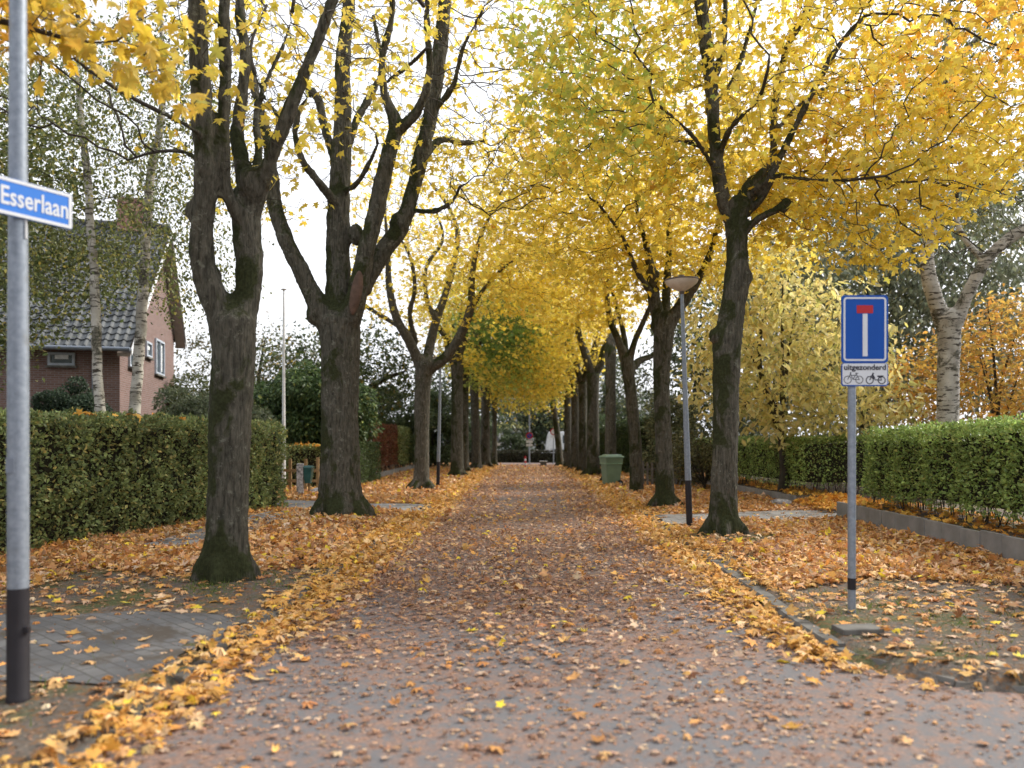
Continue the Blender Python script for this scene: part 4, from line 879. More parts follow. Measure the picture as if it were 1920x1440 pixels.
    bl = [(P(668, 440, D + .15), .17, (.8, 1, 1.2)), (P(662, 575, D - .12), .2, (.75, .8, 1.6)), (P(596, 590, D - .05), .22, (1, 1, 1)), (P(636, 600, D), .34, (1, .9, .9)), (P(750, 420, D + .3), .2, (1, 1, 1.2)), (P(582, 172, D + .7), .1, (1.2, 1, 1))]
    woody(sk, rt, M['bark'], 1.2, .03, bl)
    wd = B(); bm = wd.bm
    g = bmesh.ops.create_icosphere(bm, subdivisions=4, radius=1, matrix=Matrix.Translation(Vector(P(668, 548, D - .42))) @ Matrix.Rotation(.18, 4, 'Y') @ Matrix.Diagonal((.10, .08, .40, 1)))
    wd.done("bark_wound", M['wound'], rt, "reddish bare patch where a limb was cut", True)
    leafy(sk, rt, MAPLE_MID, .14, 3, lambda p: autumn(p, .12, .15, 2.0), .009, .16, .6, .36, clump=.9)
def tree_left_third():
    D = 24.0; b = P(790, 925, D); b[2] = float(gh(b[0], b[1])) - .08
    rt = root("maple_tree", tuple(b), "maple with widely spreading bare limbs beside the left lamp post, third in its row", "tree", AVL)
    sk = Skel(13)
    sk.poly(limb(D, [(790, 932, 42, 0), (790, 905, 33, 0), (791, 860, 28, 0), (791, 780, 29, 0), (793, 720, 31, 0), (798, 680, 38, 0)]), None, .15)
    sk.poly(limb(D, [(790, 690, 22, 0), (768, 640, 19, -.3), (745, 600, 17, -.5), (730, 540, 14, -.6), (727, 470, 10, -.8), (722, 400, 6, -1)]), None, .15)
    sk.poly(limb(D, [(775, 650, 12, 0), (758, 620, 11, .6), (715, 592, 9, 1.0), (680, 570, 8, 1.4), (650, 545, 5, 1.8)]), None, .15)
    sk.poly(limb(D, [(798, 690, 22, 0), (808, 640, 18, .3), (818, 600, 16, .5), (832, 560, 14, .7), (850, 500, 12, 1), (858, 440, 10, 1.3), (842, 390, 8, 1.4), (812, 350, 6, 1.6)]), None, .15)
    sk.poly(limb(D, [(806, 690, 24, 0), (835, 670, 20, -.2), (862, 630, 18, -.3), (882, 580, 16, -.4), (885, 520, 12, -.5), (896, 460, 9, -.6), (920, 400, 8, -.8), (948, 345, 5, -1)]), None, .15)
    sk.poly(limb(D, [(885, 575, 12, -.4), (905, 545, 9, -.7), (935, 510, 7, -1), (975, 480, 5, -1.4)]), None, .15)
    sk.poly(limb(D, [(780, 640, 10, 0), (768, 590, 10, -.5), (778, 540, 9, -.8), (768, 480, 7, -1.1), (740, 430, 5, -1.2)]), None, .15)
    sk.poly(limb(D, [(818, 600, 12, .3), (800, 560, 9, .8), (800, 500, 8, 1.2), (830, 450, 7, 1.5), (820, 400, 5, 1.7)]), None, .15)
    roots(sk, (b[0], b[1], b[2] + .1), .26, 6, .3, .3)
    att = crown_att(sk, [((-2.2, 24, 8.4), (3.6, 3.2, 3.0), 560), ((-3.6, 24.5, 6.6), (2.4, 2.4, 1.6), 260), ((-1.0, 24, 6.4), (2.0, 2.4, 1.6), 280)])
    sk.colonize(att, .24, .34, 50, 3.8, .4); sk.finish(.006)
    woody(sk, rt, M['barkgrey'], .8, .035, [(P(798, 685, D), .33, (1.1, 1, .8))], voxel=.04)
    leafy(sk, rt, MAPLE_FAR, .15, 4, lambda p: autumn(p, .12, .08, 3.0), .013, .24, .5, .8, clump=.6)
def tree_right_front():
    D = 12.7; b = P(1356, 1012, D); b[2] = float(gh(b[0], b[1])) - .1
    rt = root("maple_tree", tuple(b), "full yellow-green maple nearest on the right, dark knobbly trunk", "tree", AVR)
    sk = Skel(14)
    sk.poly(limb(D, [(1356, 1022, 72, 0), (1357, 985, 60, 0), (1357, 930, 52, 0), (1360, 850, 48, 0), (1361, 780, 48, 0), (1362, 700, 51, 0), (1364, 640, 54, 0), (1374, 580, 46, 0), (1382, 520, 47, 0), (1382, 470, 40, 0), (1380, 420, 42, 0), (1384, 385, 46, 0)]), None, .12)
    sk.poly(limb(D, [(1372, 415, 30, 0), (1356, 370, 27, -.1), (1345, 310, 26, -.2), (1338, 240, 25, -.3), (1334, 160, 25, -.3), (1322, 70, 25, -.3), (1312, -20, 22, -.3), (1306, -140, 10, -.4)]), None, .12)
    sk.poly(limb(D, [(1384, 400, 34, 0), (1402, 355, 28, .1), (1424, 330, 20, .2), (1448, 300, 16, .3), (1450, 240, 15, .4), (1456, 170, 14, .5), (1478, 85, 14, .6), (1512, 20, 12, .7), (1530, -60, 8, .8)]), None, .12)
    sk.poly(limb(D, [(1400, 365, 20, 0), (1440, 335, 16, -.3), (1480, 260, 14, -.5), (1520, 180, 12, -.7), (1570, 90, 11, -.9), (1620, 30, 7, -1)]), None, .12)
    sk.poly(limb(D, [(1398, 430, 18, 0), (1425, 408, 15, -.3), (1452, 395, 13, -.5), (1470, 380, 12, -.6)]), None, .1)
    sk.poly(limb(D, [(1405, 400, 15, .1), (1438, 358, 12, -.2), (1452, 330, 11, -.4), (1500, 335, 9, -.8), (1580, 338, 7, -1.3), (1660, 330, 5, -1.8)]), None, .14)
    sk.poly(limb(D, [(1334, 160, 17, 0), (1350, 110, 16, .3), (1358, 50, 12, .6), (1360, -30, 8, .8)]), None, .14)
    sk.poly(limb(D, [(1345, 190, 12, 0), (1375, 150, 11, .4), (1402, 70, 9, .8), (1420, 0, 7, 1)]), None, .14)
    sk.poly(limb(D, [(1348, 330, 11, 0), (1320, 285, 10, -.5), (1285, 240, 8, -.9), (1225, 190, 6, -1.4)]), None, .14)
    sk.poly(limb(D, [(1344, 290, 10, 0), (1300, 270, 9, .7), (1230, 250, 7, 1.3), (1160, 240, 5, 1.8)]), None, .14)
    sk.poly(limb(D, [(1450, 250, 10, .3), (1520, 180, 8, 1.3), (1600, 150, 6, 2.0)]), None, .14)
    sk.poly(limb(D, [(1400, 380, 14, 0), (1440, 350, 12, 1), (1540, 310, 9, 2), (1640, 280, 6, 2.6)]), None, .14)
    sk.poly(limb(D, [(1346, 300, 12, 0), (1370, 240, 11, -1), (1420, 190, 8, -2), (1440, 130, 6, -2.6)]), None, .14)
    roots(sk, (b[0], b[1], b[2] + .1), .22, 5, .22, .8)
    att = crown_att(sk, [((3.1, 12.7, 8.2), (3.6, 3.2, 3.0), 1100), ((6.1, 12.4, 7.0), (2.5, 2.6, 2.4), 800), ((1.3, 13.0, 7.2), (1.7, 2.4, 1.5), 270), ((4.0, 12.4, 6.1), (2.3, 2.4, .9), 330), ((6.6, 12.2, 5.0), (1.6, 2.0, .95), 420), ((5.1, 12.2, 5.3), (1.6, 2.0, .75), 320), ((7.4, 12.3, 6.3), (1.2, 1.8, 1.2), 260)])
    sk.colonize(att, .19, .29, 60, 4.3, .4); sk.finish(.0048)
    bl = [(P(1343, 628, D - .05), .13, (1, 1, 1)), (P(1400, 520, D), .12, (.9, 1, 1.1)), (P(1362, 640, D), .22, (1, 1, 1.4)), (P(1384, 385, D), .2, (1, 1, .9)), (P(1474, 380, D - .6), .09, (1, 1, 1)), (P(1470, 392, D - .6), .06, (1.2, 1, 1)), (P(1357, 775, D - .18), .06, (1, .5, 1.2)), (P(1350, 905, D), .16, (1, 1, 1.8)), (P(1372, 940, D), .13, (.8, 1, 2.2))]
    woody(sk, rt, M['bark'], 1.1, .026, bl)
    def colf(p):
        c = autumn(p, .20, .10, .5); n = len(p); rg = np.random.default_rng(3)
        g = sst((3.4 - p[:, 0]) / 3.0) * sst((p[:, 2] - 4.8) / 1.5) * (.32 + .5 * (lowfreq(p, 1.4, 1) > .0)); o = sst((p[:, 0] - 5.0) / 2.5) * sst((p[:, 2] - 6.4) / 1.4) * .85 + .3 * np.exp(-(((p[:, 0] - 4.9) / .9) ** 2 + ((p[:, 2] - 6.6) / .5) ** 2))
        gm = (rg.random(n) < g)[:, None] * rg.uniform(.4, .9, (n, 1)); om = (rg.random(n) < o)[:, None] * rg.uniform(.3, .75, (n, 1))
        c = c * (1 - gm) + GRN * 1.1 * gm; return c * (1 - om) + ORG * om
    kp = lambda p: (p[:, 2] > 4.25 + np.clip(p[:, 0] - 5.9, 0, 9) * .9 + .12 * np.sin(p[:, 0] * 5)) & ((p[:, 1] > 12.3) | (np.abs(p[:, 0] - 3.5) > 1.5) | (np.random.default_rng(5).random(len(p)) < .3))
    leafy(sk, rt, MAPLE_MID, .135, 7, colf, .011, .17, .4, .92, clump=.35, keep=kp)
def tree_right_second():
    D = 17.8; b = P(1246, 960, D); b[2] = float(gh(b[0], b[1])) - .08
    rt = root("maple_tree", tuple(b), "yellow maple with a forked black trunk directly left of the nearer street lamp", "tree", AVR)
    sk = Skel(15)
    sk.poly(limb(D, [(1246, 966, 54, 0), (1246, 935, 40, 0), (1246, 880, 34, 0), (1242, 780, 31, 0), (1240, 700, 31, 0), (1244, 640, 38, 0), (1246, 600, 40, 0)]), None, .14)
    sk.poly(limb(D, [(1240, 615, 28, 0), (1228, 570, 25, 0), (1222, 520, 22, 0), (1212, 460, 12, 0), (1195, 400, 9, 0), (1190, 320, 6, 0)]), None, .14)
    sk.poly(limb(D, [(1250, 615, 30, 0), (1275, 575, 23, 0), (1305, 530, 18, 0), (1330, 480, 13, 0), (1350, 400, 9, .2), (1370, 300, 6, .4)]), None, .14)
    sk.poly(limb(D, [(1246, 610, 22, 0), (1250, 540, 16, .8), (1255, 460, 12, 1.3), (1250, 360, 8, 1.6), (1240, 260, 5, 1.8)]), None, .14)
    sk.poly(limb(D, [(1228, 560, 14, 0), (1195, 510, 11, -.7), (1165, 440, 8, -1.3), (1120, 380, 5, -1.8)]), None, .14)
    roots(sk, (b[0], b[1], b[2] + .1), .2, 6, .28, .8)
    att = crown_att(sk, [((2.3, 17.8, 7.4), (3.6, 2.8, 2.6), 900), ((.9, 17.8, 6.6), (1.9, 2.2, 1.6), 330), ((4.4, 18.2, 6.4), (2.4, 2.4, 1.5), 330)])
    sk.colonize(att, .22, .34, 50, 4.4, .4); sk.finish(.0055)
    woody(sk, rt, M['bark'], 1.0, .03, [(P(1230, 610, D), .14, (1, 1, 1.2)), (P(1246, 600, D), .24, (1, 1, .9)), (P(1226, 515, D), .13, (1, 1, 1))])
    leafy(sk, rt, MAPLE_MID, .15, 7, lambda p: autumn(p, .22, .08, 1.7), .012, .2, .35, .9, clump=.3)
def tree_right_third():
    D = 23.5; b = P(1193, 927, D); b[2] = float(gh(b[0], b[1])) - .06
    rt = root("maple_tree", tuple(b), "slim leaning maple with many thin upright limbs, just right of the green wheelie bin", "tree", AVR)
    sk = Skel(16)
    sk.poly(limb(D, [(1194, 931, 30, 0), (1193, 900, 26, 0), (1191, 830, 24, 0), (1184, 750, 23, 0), (1178, 700, 24, 0), (1175, 670, 27, 0)]), None, .15)
    sk.poly(limb(D, [(1172, 680, 17, 0), (1160, 640, 15, 0), (1144, 600, 12, 0), (1138, 550, 10, 0), (1140, 480, 6, .2)]), None, .15)
    sk.poly(limb(D, [(1174, 680, 15, 0), (1170, 630, 11, .3), (1160, 590, 9, .5), (1148, 545, 7, .7)]), None, .15)
    sk.poly(limb(D, [(1178, 685, 16, 0), (1190, 640, 12, -.2), (1210, 595, 10, -.4), (1222, 560, 8, -.6), (1230, 480, 5, -.8)]), None, .15)
    sk.poly(limb(D, [(1180, 695, 18, 0), (1200, 676, 14, .3), (1228, 662, 10, .6), (1250, 620, 7, .8), (1270, 560, 5, 1)]), None, .15)
    att = crown_att(sk, [((1.7, 23.5, 7.4), (3.6, 3.0, 2.6), 760), ((1.0, 23.5, 6.2), (2.2, 2.4, 1.2), 240)])
    sk.colonize(att, .25, .4, 45, 4.0, .3); sk.finish(.004)
    woody(sk, rt, M['bark'], .7, .035, [(P(1176, 675, D), .2, (1, 1, 1))], voxel=.035)
    leafy(sk, rt, MAPLE_FAR, .17, 8, lambda p: autumn(p, .2, .1, .2), .012, .25, .3, .95, clump=.3)

def row_tree(base_px, D, wpx, fork_py, seed, label, group, crown=None, light=False, green=.1, orange=.08, thin=.95, leaf=.17, lean=0, dead=False, per=8, natt=620):
    b = np.array([(base_px - HX) * D / F, D, 0.0]); b[2] = float(gh(b[0], b[1])) - .06; r = wpx * .5 * D / F
    rt = root("maple_tree", tuple(b), label, "tree", group); sk = Skel(seed); rg = sk.rng
    zf = EYE + (HY - fork_py) * D / F; x0, y0 = b[0], b[1]; lx = lean
    sk.poly([(x0, y0, b[2], r * 1.7), (x0, y0, .35, r * 1.15), (x0 + lx * .3, y0, zf * .45, r * .98), (x0 + lx * .7, y0, zf * .8, r * .95), (x0 + lx, y0, zf, r * 1.1)], None, .2)
    top = len(sk.p) - 1
    if dead: sk.poly([(x0 + lx, y0, zf, r), (x0 + lx * 1.1, y0, zf + .3, r * .85), (x0 + lx * 1.15, y0, zf + .5, r * .6)], top, .2)
    else:
        k = int(rg.integers(3, 5)); a0 = rg.random() * 6
        for i in range(k):
            a = a0 + 2 * math.pi * i / k + rg.normal(0, .3); d = np.array([math.cos(a), math.sin(a)]); q = []
            h = 0; rad = 0
            for j, (dr, dz, rr) in enumerate(((0, -.15, .7), (.25, .35, .62), (.55, 1.0, .5), (.85, 1.8, .38), (1.2, 2.8, .2))):
                q.append((x0 + lx + d[0] * dr * rg.uniform(.8, 1.3), y0 + d[1] * dr * rg.uniform(.8, 1.3), zf + dz, r * rr))
            sk.poly(q, top, .2)
    cx, cz, rx, rz = crown or (x0 * .62, 7.3, 3.7, 2.9)
    if not dead:
        att = crown_att(sk, [((cx, D, cz), (rx, 3.2, rz), natt), ((cx * .4, D, cz - .8), (rx * .7, 2.6, rz * .6), natt // 4)])
        sk.colonize(att, .3, .45, 40, zf - .2, .3)
    roots(sk, (x0, y0, b[2] + .1), r, 5, r * 1.0, rg.random())
    sk.finish(.005)
    woody(sk, rt, M['barkgrey'] if light else M['bark'], 0, .035)
    def cf(p):
        c = autumn(p, green, orange, seed * .7); q = ((p[:, 0] + 1.2) / 1.5) ** 2 + ((p[:, 2] - 6.2) / 1.25) ** 2; m_ = ((rg.random(len(p)) < .9 * np.exp(-np.maximum(q - .35, 0) * 1.3)) & (p[:, 1] < 42))[:, None] | (rg.random((len(p), 1)) < .12 * (D > 40))
        return np.where(m_, np.array([.15, .24, .055]) * rg.uniform(.6, 1.4, (len(p), 1)), c)
    if not dead: leafy(sk, rt, MAPLE_FAR, leaf, per, cf, .014, .28, .3, thin, clump=.25)
    return rt
tree_left_front(); tree_left_second(); tree_left_third()
tree_right_front(); tree_right_second(); tree_right_third()
row_tree(857, 33, 23, 680, 21, "dark maple trunk just right of the left lamp post, fourth in the left row", AVL, (-1.9, 7.4, 3.4, 3.0), thin=.9, green=.2)
row_tree(870, 37, 18, 690, 22, "narrow maple fifth along the left row, close behind the dark fourth trunk", AVL, (-1.4, 6.9, 3.4, 3.2), green=.95, orange=.0)
row_tree(893, 41, 17, 700, 23, "pale leaning maple sixth along the left row, trunk tilting left", AVL, (-1.3, 6.8, 3.6, 3.2), True, lean=-.15, green=.4)
row_tree(910, 45, 18, 715, 24, "smooth grey maple seventh along the left row", AVL, (-1.2, 6.6, 3.6, 3.2), True, green=.35)
row_tree(927, 48, 10, 745, 25, "thin black maple ending the left row at the hedge", AVL, (-.9, 6.2, 3.4, 3.4), green=.5)
row_tree(1145, 29.5, 21, 655, 26, "straight grey dead trunk without a crown behind the wheelie bin", AVR, light=True, dead=True)
row_tree(1112, 34, 24, 700, 27, "dark maple left of the dead grey trunk, flaring at its foot", AVR, (1.5, 7.4, 3.6, 2.9))
row_tree(1093, 38.5, 17, 715, 28, "mossy maple between two pale trunks, fifth from the lamp in the right row", AVR, (1.3, 7.3, 3.6, 2.9), green=.15)
row_tree(1079, 42, 17, 722, 29, "pale streaked maple sixth from the lamp in the right row", AVR, (1.1, 6.7, 3.6, 3.1), True, green=.25)
row_tree(1065, 45.5, 15, 730, 30, "grey narrow maple seventh from the lamp in the right row", AVR, (.9, 6.5, 3.5, 3.2), True, green=.3)
row_tree(1050, 48.5, 12, 745, 31, "thin dark leaning maple ending the right row by the round signs", AVR, (.8, 6.2, 3.4, 3.4), lean=-.5, green=.5)

def overhanging(name_label, x, y, limbs, ells, seed, leaf, thin, per, colf):
    """a maple whose trunk stands outside the frame; its branches reach into it"""
    b = (x, y, float(gh(x, y)) - .05); rt = root("maple_tree", b, name_label, "tree", AVL if x < 0 else AVR); sk = Skel(seed)
    sk.poly([(x, y, b[2], .36), (x, y, .5, .27), (x + .05, y, 2.2, .23), (x, y + .05, 3.6, .24)], None, .15)
    for l in limbs: sk.poly(l, None, .15)
    roots(sk, (x, y, b[2] + .1), .25, 6, .25)
    sk.colonize(crown_att(sk, ells), .17, .27, 60, 3.4, .3); sk.finish()
    woody(sk, rt, M['bark'], 1.0, .03); leafy(sk, rt, MAPLE_NEAR, leaf, per, colf, .006, .11, .9, thin, clump=.3)
overhanging("maple rooted outside the left edge, large yellow leaves hanging beside the street name post", -6.3, 4.6,
    [[(-6.3, 4.6, 3.4, .16), (-6.2, 4.9, 4.4, .13), (-5.4, 5.3, 5.2, .09), (-4.2, 5.6, 5.6, .05), (-3.2, 5.7, 5.5, .025)],
     [(-6.3, 4.6, 3.5, .15), (-6.6, 4.7, 5, .12), (-6.4, 5.2, 6.4, .08), (-5.8, 5.7, 7.4, .04)], [(-6.2, 4.9, 4.3, .1), (-5.3, 5.6, 4.7, .06), (-4.2, 5.9, 4.75, .03), (-3.4, 6, 4.6, .015)]],
    [((-3.55, 5.8, 4.72), (1.05, .9, .42), 240), ((-2.75, 5.8, 4.3), (.45, .6, .35), 40), ((-4.6, 5.8, 5.3), (1.6, 1.2, .9), 160)], 41, .15, .95, 4,
    lambda p: autumn(p, .16, .2, 1.1) * np.array([.92, .85, .8]))
overhanging("maple rooted beside the camera, a few large leaves hanging high over the road", -3.4, 1.8,
    [[(-3.4, 1.8, 3.4, .17), (-2.9, 2.6, 4.9, .12), (-2.0, 4.2, 6.0, .08), (-1.0, 6.0, 6.2, .045), (-.2, 7.2, 6.0, .02)],
     [(-3.4, 1.8, 3.5, .15), (-3.2, 2.6, 5.6, .1), (-2.8, 4.4, 6.8, .06), (-2.0, 6.6, 6.9, .03)], [(-2.4, 3.5, 5.5, .05), (-1.6, 5.4, 5.7, .035), (-.9, 7.0, 5.4, .02)]],
    [((-.9, 7.2, 5.95), (1.4, .9, .55), 80), ((.4, 7.4, 5.9), (.7, .9, .4), 22), ((-2.2, 6.6, 6.3), (1.2, 1.2, .6), 60)], 42, .135, .5, 1,
    lambda p: autumn(p, .25, .2, 2.1))

# ------------------------------------------------------------------ garden and background trees
def spread_tree(name, label, x, y, z_fork, r, seed, ells, colf, tmpl, leaf, per, thin, bark, cat="tree", group=None, droop=.4, spread=.2, step=.28, kill=.42, trop=0, limbs=None, rmax=.012, clump=.4, near=0, mat=None, zb=None, stems=None, lift=0):
    b = (x, y, (float(gh(x, y)) if abs(x) < 400 else 0) - .05 + lift); rt = root(name, b, label, cat, group); sk = Skel(seed); rg = sk.rng
    if stems: 
        for i, st in enumerate(stems): sk.poly(st, None if i == 0 else 0 if len(st) and st[0][2] < .3 else None, .18)
    else:
        sk.poly([(x, y, b[2], r * 1.4), (x + rg.normal(0, .08), y, z_fork * .5, r), (x, y, z_fork, r * .85)], None, .2)
        top = len(sk.p) - 1; H = max(e[0][2] + e[1][2] * .6 for e in ells); k = 4
        sk.poly([(x, y, z_fork, r * .8), (x + rg.normal(0, .2), y, (z_fork + H) / 2, r * .5), (x + rg.normal(0, .3), y, H, r * .15)], top, .25)
        for i in range(k):
            a = rg.random() * 6.28; q = ells[i % len(ells)]; L = q[1][0] * .55
            sk.poly([(x, y, z_fork + i * .4 - .2, r * .5), (x + math.cos(a) * L * .4, y + math.sin(a) * L * .4, z_fork + 1 + i * .5, r * .35), (x + math.cos(a) * L, y + math.sin(a) * L, z_fork + 2 + i * .6, r * .15)], None, .25)
    att = crown_att(sk, ells); sk.colonize(att, step, kill, 60, z_fork * .8 if zb is None else zb, .3, trop); sk.finish(.004)
    woody(sk, rt, bark, near, .03 if near else .05, twigmat=M['darkbark'])
    leafy(sk, rt, tmpl, leaf * 1.3, int(per * 2.2), colf, .02, spread * 1.15, droop, thin, mat or M['green'], "crown", None, clump)
    return rt
def pal(cols, w, seed=1, var=.25): return lambda p: palette(len(p), cols, w, var, np.random.default_rng(seed))
BIRCHC = [(.18, .21, .07), (.27, .29, .1), (.10, .125, .05), (.62, .52, .14)]
# two birches behind the left hedge
def birch(pts, label, seed, ells, D, n_keep=1.0):
    l = limb(D, pts); b = l[0]; rt = root("birch_tree", (b[0], b[1], b[2]), label, "birch", "birches in the garden on the left"); sk = Skel(seed); sk.poly(l, None, .14, .006)
    nb = len(sk.p)
    sk.colonize(crown_att(sk, ells), .22, .34, 60, 3.6, .25, -.03); sk.finish(.0035)
    woody(sk, rt, M['birch'], .35, .045, twigmat=M['darkbark'], voxel=.03)
    leafy(sk, rt, KITE, .085, 20, pal(BIRCHC, [4, 3, 4, 1.2], seed, .3), .02, .26, 1.2, .9, M['green'], "crown", lambda p: (p[:, 1] > D + .15) | (p[:, 2] > 7.2) | (np.abs(p[:, 0] - np.interp(p[:, 2], [l[0][2], l[-1][2]], [l[0][0], l[-1][0]])) > .55), .7)
birch([(192, 840, 22, 0), (189, 780, 20, 0), (183, 700, 18, 0), (180, 600, 18, 0), (176, 500, 16, 0), (169, 420, 15, 0), (164, 330, 14, .1), (150, 200, 12, .2), (146, 60, 9, .3), (150, -100, 4, .4)],
      "slender white birch standing left in front of the tiled roof", 51, [((-9.3, 16, 7.2), (2.4, 2.2, 2.8), 520), ((-9.4, 15.6, 4.9), (1.6, 1.6, .7), 160), ((-8.6, 17.0, 5.9), (2.0, .8, 1.2), 240)], 16.0)
birch([(250, 840, 24, 0), (252, 780, 22, 0), (258, 700, 20, 0), (265, 600, 20, 0), (271, 500, 18, 0), (277, 400, 17, 0), (285, 310, 16, 0), (300, 235, 14, .1), (306, 130, 11, .2), (300, 0, 8, .2), (296, -120, 4, .3)],
      "slightly thicker leaning white birch in front of the house gable corner", 52, [((-7.3, 16, 7.4), (2.0, 2.2, 2.9), 460), ((-7.2, 16.4, 5.2), (1.7, 1.6, 1.0), 220)], 16.4)
spread_tree("garden_tree", "dense small-leaved green tree at the far left edge behind the name post", -13.4, 17.5, 2.2, .16, 53, [((-13.0, 17.5, 6.2), (2.8, 2.6, 4.2), 800), ((-11.2, 17.4, 7.4), (2.0, 1.8, 2.6), 460), ((-10.6, 18.5, 5.6), (2.0, 1.2, .9), 200)],
      pal([(.14, .17, .06), (.22, .24, .08), (.08, .105, .045), (.6, .45, .1)], [4, 3, 3, .7], 4), KITE, .11, 11, .95, M['darkbark'], spread=.24)
# low bush at the far left edge
# right birch with pale fork
def right_birch():
    D = 16.5; l = limb(D, [(1775, 830, 44, 0), (1777, 780, 40.48, 0), (1778, 700, 38.72, 0), (1780, 640, 40.48, 0), (1778, 600, 44, 0)])
    b = l[0]; rt = root("birch_tree", tuple(b[:3]), "stout white-barked birch forking above the right hedge", "birch"); sk = Skel(54); sk.poly(l, None, .12)
    sk.poly(limb(D, [(1772, 615, 31.68, 0), (1756, 570, 29.92, 0), (1742, 520, 28.16, 0), (1738, 470, 22.88, .1), (1752, 400, 19.36, .2), (1750, 300, 17.6, .4), (1770, 150, 13.2, .6), (1780, 0, 8.8, .8)]), None, .12)
    sk.poly(limb(D, [(1786, 615, 33.44, 0), (1806, 570, 24.64, -.1), (1830, 520, 22.88, -.2), (1855, 480, 22, -.3), (1895, 445, 22.88, -.4), (1950, 405, 19.36, -.5), (2010, 300, 14.08, -.6), (2030, 150, 8.8, -.6)]), None, .12)
    sk.poly(limb(D, [(1846, 490, 13.2, -.3), (1812, 452, 11.44, -.1), (1794, 410, 10.56, .1), (1797, 340, 7.92, .3), (1830, 250, 5.28, .5)]), None, .12)
    sk.poly(limb(D, [(1750, 300, 10.56, .4), (1800, 120, 10.56, .2), (1850, 50, 9.68, 0), (1890, -20, 7.92, -.2)]), None, .14)
    sk.colonize(crown_att(sk, [((9.4, 16.6, 9.0), (3.4, 2.4, 2.4), 420), ((11, 17, 6.6), (1.6, 2, 1.4), 120)]), .25, .38, 50, 4.6, .25, -.03); sk.finish(.0035)
    woody(sk, rt, M['birch'], .6, .05, [(P(1778, 600, D), .28, (1, 1, .9))], twigmat=M['darkbark'], voxel=.035)
    leafy(sk, rt, KITE, .09, 16, pal([(.12, .14, .05), (.2, .2, .08), (.08, .1, .04), (.5, .42, .12)], [4, 3, 3, .6], 3), .012, .25, 1.2, .9, M['green'], "crown", None, .6)
right_birch()
# pale yellow cherry-like tree behind the right hedge
spread_tree("pale_yellow_tree", "pale yellow tree with drooping oval leaves rising behind the right hedge", 6.55, 20.5, 1.6, .12, 55,
      [((6.7, 20.3, 3.3), (3.0, 2.0, 1.7), 620), ((5.6, 20.0, 5.0), (1.9, 1.8, 1.7), 300), ((8.2, 19.8, 2.5), (1.9, 1.5, .9), 220), ((7.6, 20.3, 4.6), (1.6, 1.6, 1.2), 180)],
      pal([(.74, .62, .22), (.82, .74, .36), (.56, .52, .18), (.22, .27, .08)], [4, 4, 1.5, .6], 5), OVAL, .17, 6, .95, M['darkbark'], "tree", None, .8, .22, mat=M['leaf'], zb=1.0)
spread_tree("rowan_tree", "orange feathery-leaved shrub at the right edge behind the hedge", 11.9, 20.2, 1.2, .08, 56, [((12.2, 20, 3.4), (2.2, 1.6, 1.9), 420), ((10.0, 20.6, 3.0), (1.1, 1.2, 1.3), 150)],
      pal([(.62, .30, .07), (.7, .44, .10), (.66, .5, .12), (.3, .22, .07)], [3, 4, 3, 2], 6), OVAL, .13, 11, .9, M['darkbark'], "tree", None, .3, .2, mat=M['leaf'], zb=.8)
G1 = [(.10, .14, .07), (.17, .22, .10), (.06, .085, .045)]
GREY = [(.22, .25, .16), (.34, .37, .25), (.13, .145, .10), (.5, .48, .25)]
spread_tree("weeping_tree", "tall grey-green weeping tree behind the sign and right hedge", 11.0, 26, 3, .22, 57, [((10.5, 26, 6.0), (3.6, 2.4, 4.6), 900), ((14.8, 26, 6.4), (3.0, 2.4, 4.4), 600)], pal(GREY, [4, 3, 3, .8], 7), KITE, .14, 14, .95, M['darkbark'], "tree", None, 1.6, .30, step=.33, kill=.45, zb=1)
spread_tree("evergreen_tree", "dark evergreen tree far behind the pale yellow tree", 8.0, 31, 1.5, .25, 58, [((7.6, 31, 5.2), (2.6, 2.2, 4.4), 500), ((11.5, 32, 5.5), (3.0, 2.2, 4.5), 420)], pal(G1, [3, 3, 2], 8), KITE, .15, 10, .98, M['darkbark'], "tree", None, .6, .32, step=.4, kill=.55, zb=.6)
spread_tree("garden_tree", "dark bushy tree between the second and third right trunks", 5.9, 29, 1.2, .14, 59, [((5.6, 29, 3.7), (1.8, 1.6, 2.9), 420)], pal([(.05, .08, .03), (.12, .15, .06), (.3, .3, .1), (.03, .04, .02)], [4, 3, 1, 3], 9), OVAL, .13, 9, .95, M['darkbark'], "tree", None, .5, .26, step=.35, kill=.45, zb=.6)
# left middle
spread_tree("garden_tree", "brownish thinning tree behind the white flagpole", -12.0, 36, 2, .2, 60, [((-12.6, 36, 4.6), (4.2, 2.4, 2.6), 620)], pal([(.16, .12, .05), (.12, .14, .05), (.25, .17, .06), (.07, .08, .03)], [3, 3, 1, 3], 10), KITE, .13, 8, .8, M['darkbark'], "tree", None, .4, .3, step=.4, kill=.5, zb=1)
spread_tree("garden_tree", "dark leafy tree with a leaning trunk behind the red-brown hedge", -8.3, 34, 2, .2, 61, [((-7.2, 34, 4.6), (3.4, 2.4, 2.3), 520), ((-9.8, 33, 4.0), (2, 2, 2), 240)], pal([(.07, .1, .03), (.12, .15, .05), (.04, .06, .025), (.5, .35, .06)], [3, 3, 3, .6], 11), KITE, .15, 9, .95, M['darkbark'], "tree", None, .4, .3, step=.4, kill=.5, zb=1,
      stems=[[(-9.0, 34, -.05, .24), (-8.5, 34, 1.6, .2), (-7.4, 34, 3.2, .17), (-6.2, 34, 4.1, .12), (-5.2, 34, 4.5, .06)], [(-8.4, 34, 2.0, .14), (-8.9, 34, 3.6, .1), (-9.4, 34, 5.0, .05)]])
far = []
FG = "dark woodland trees beyond the end of the road"
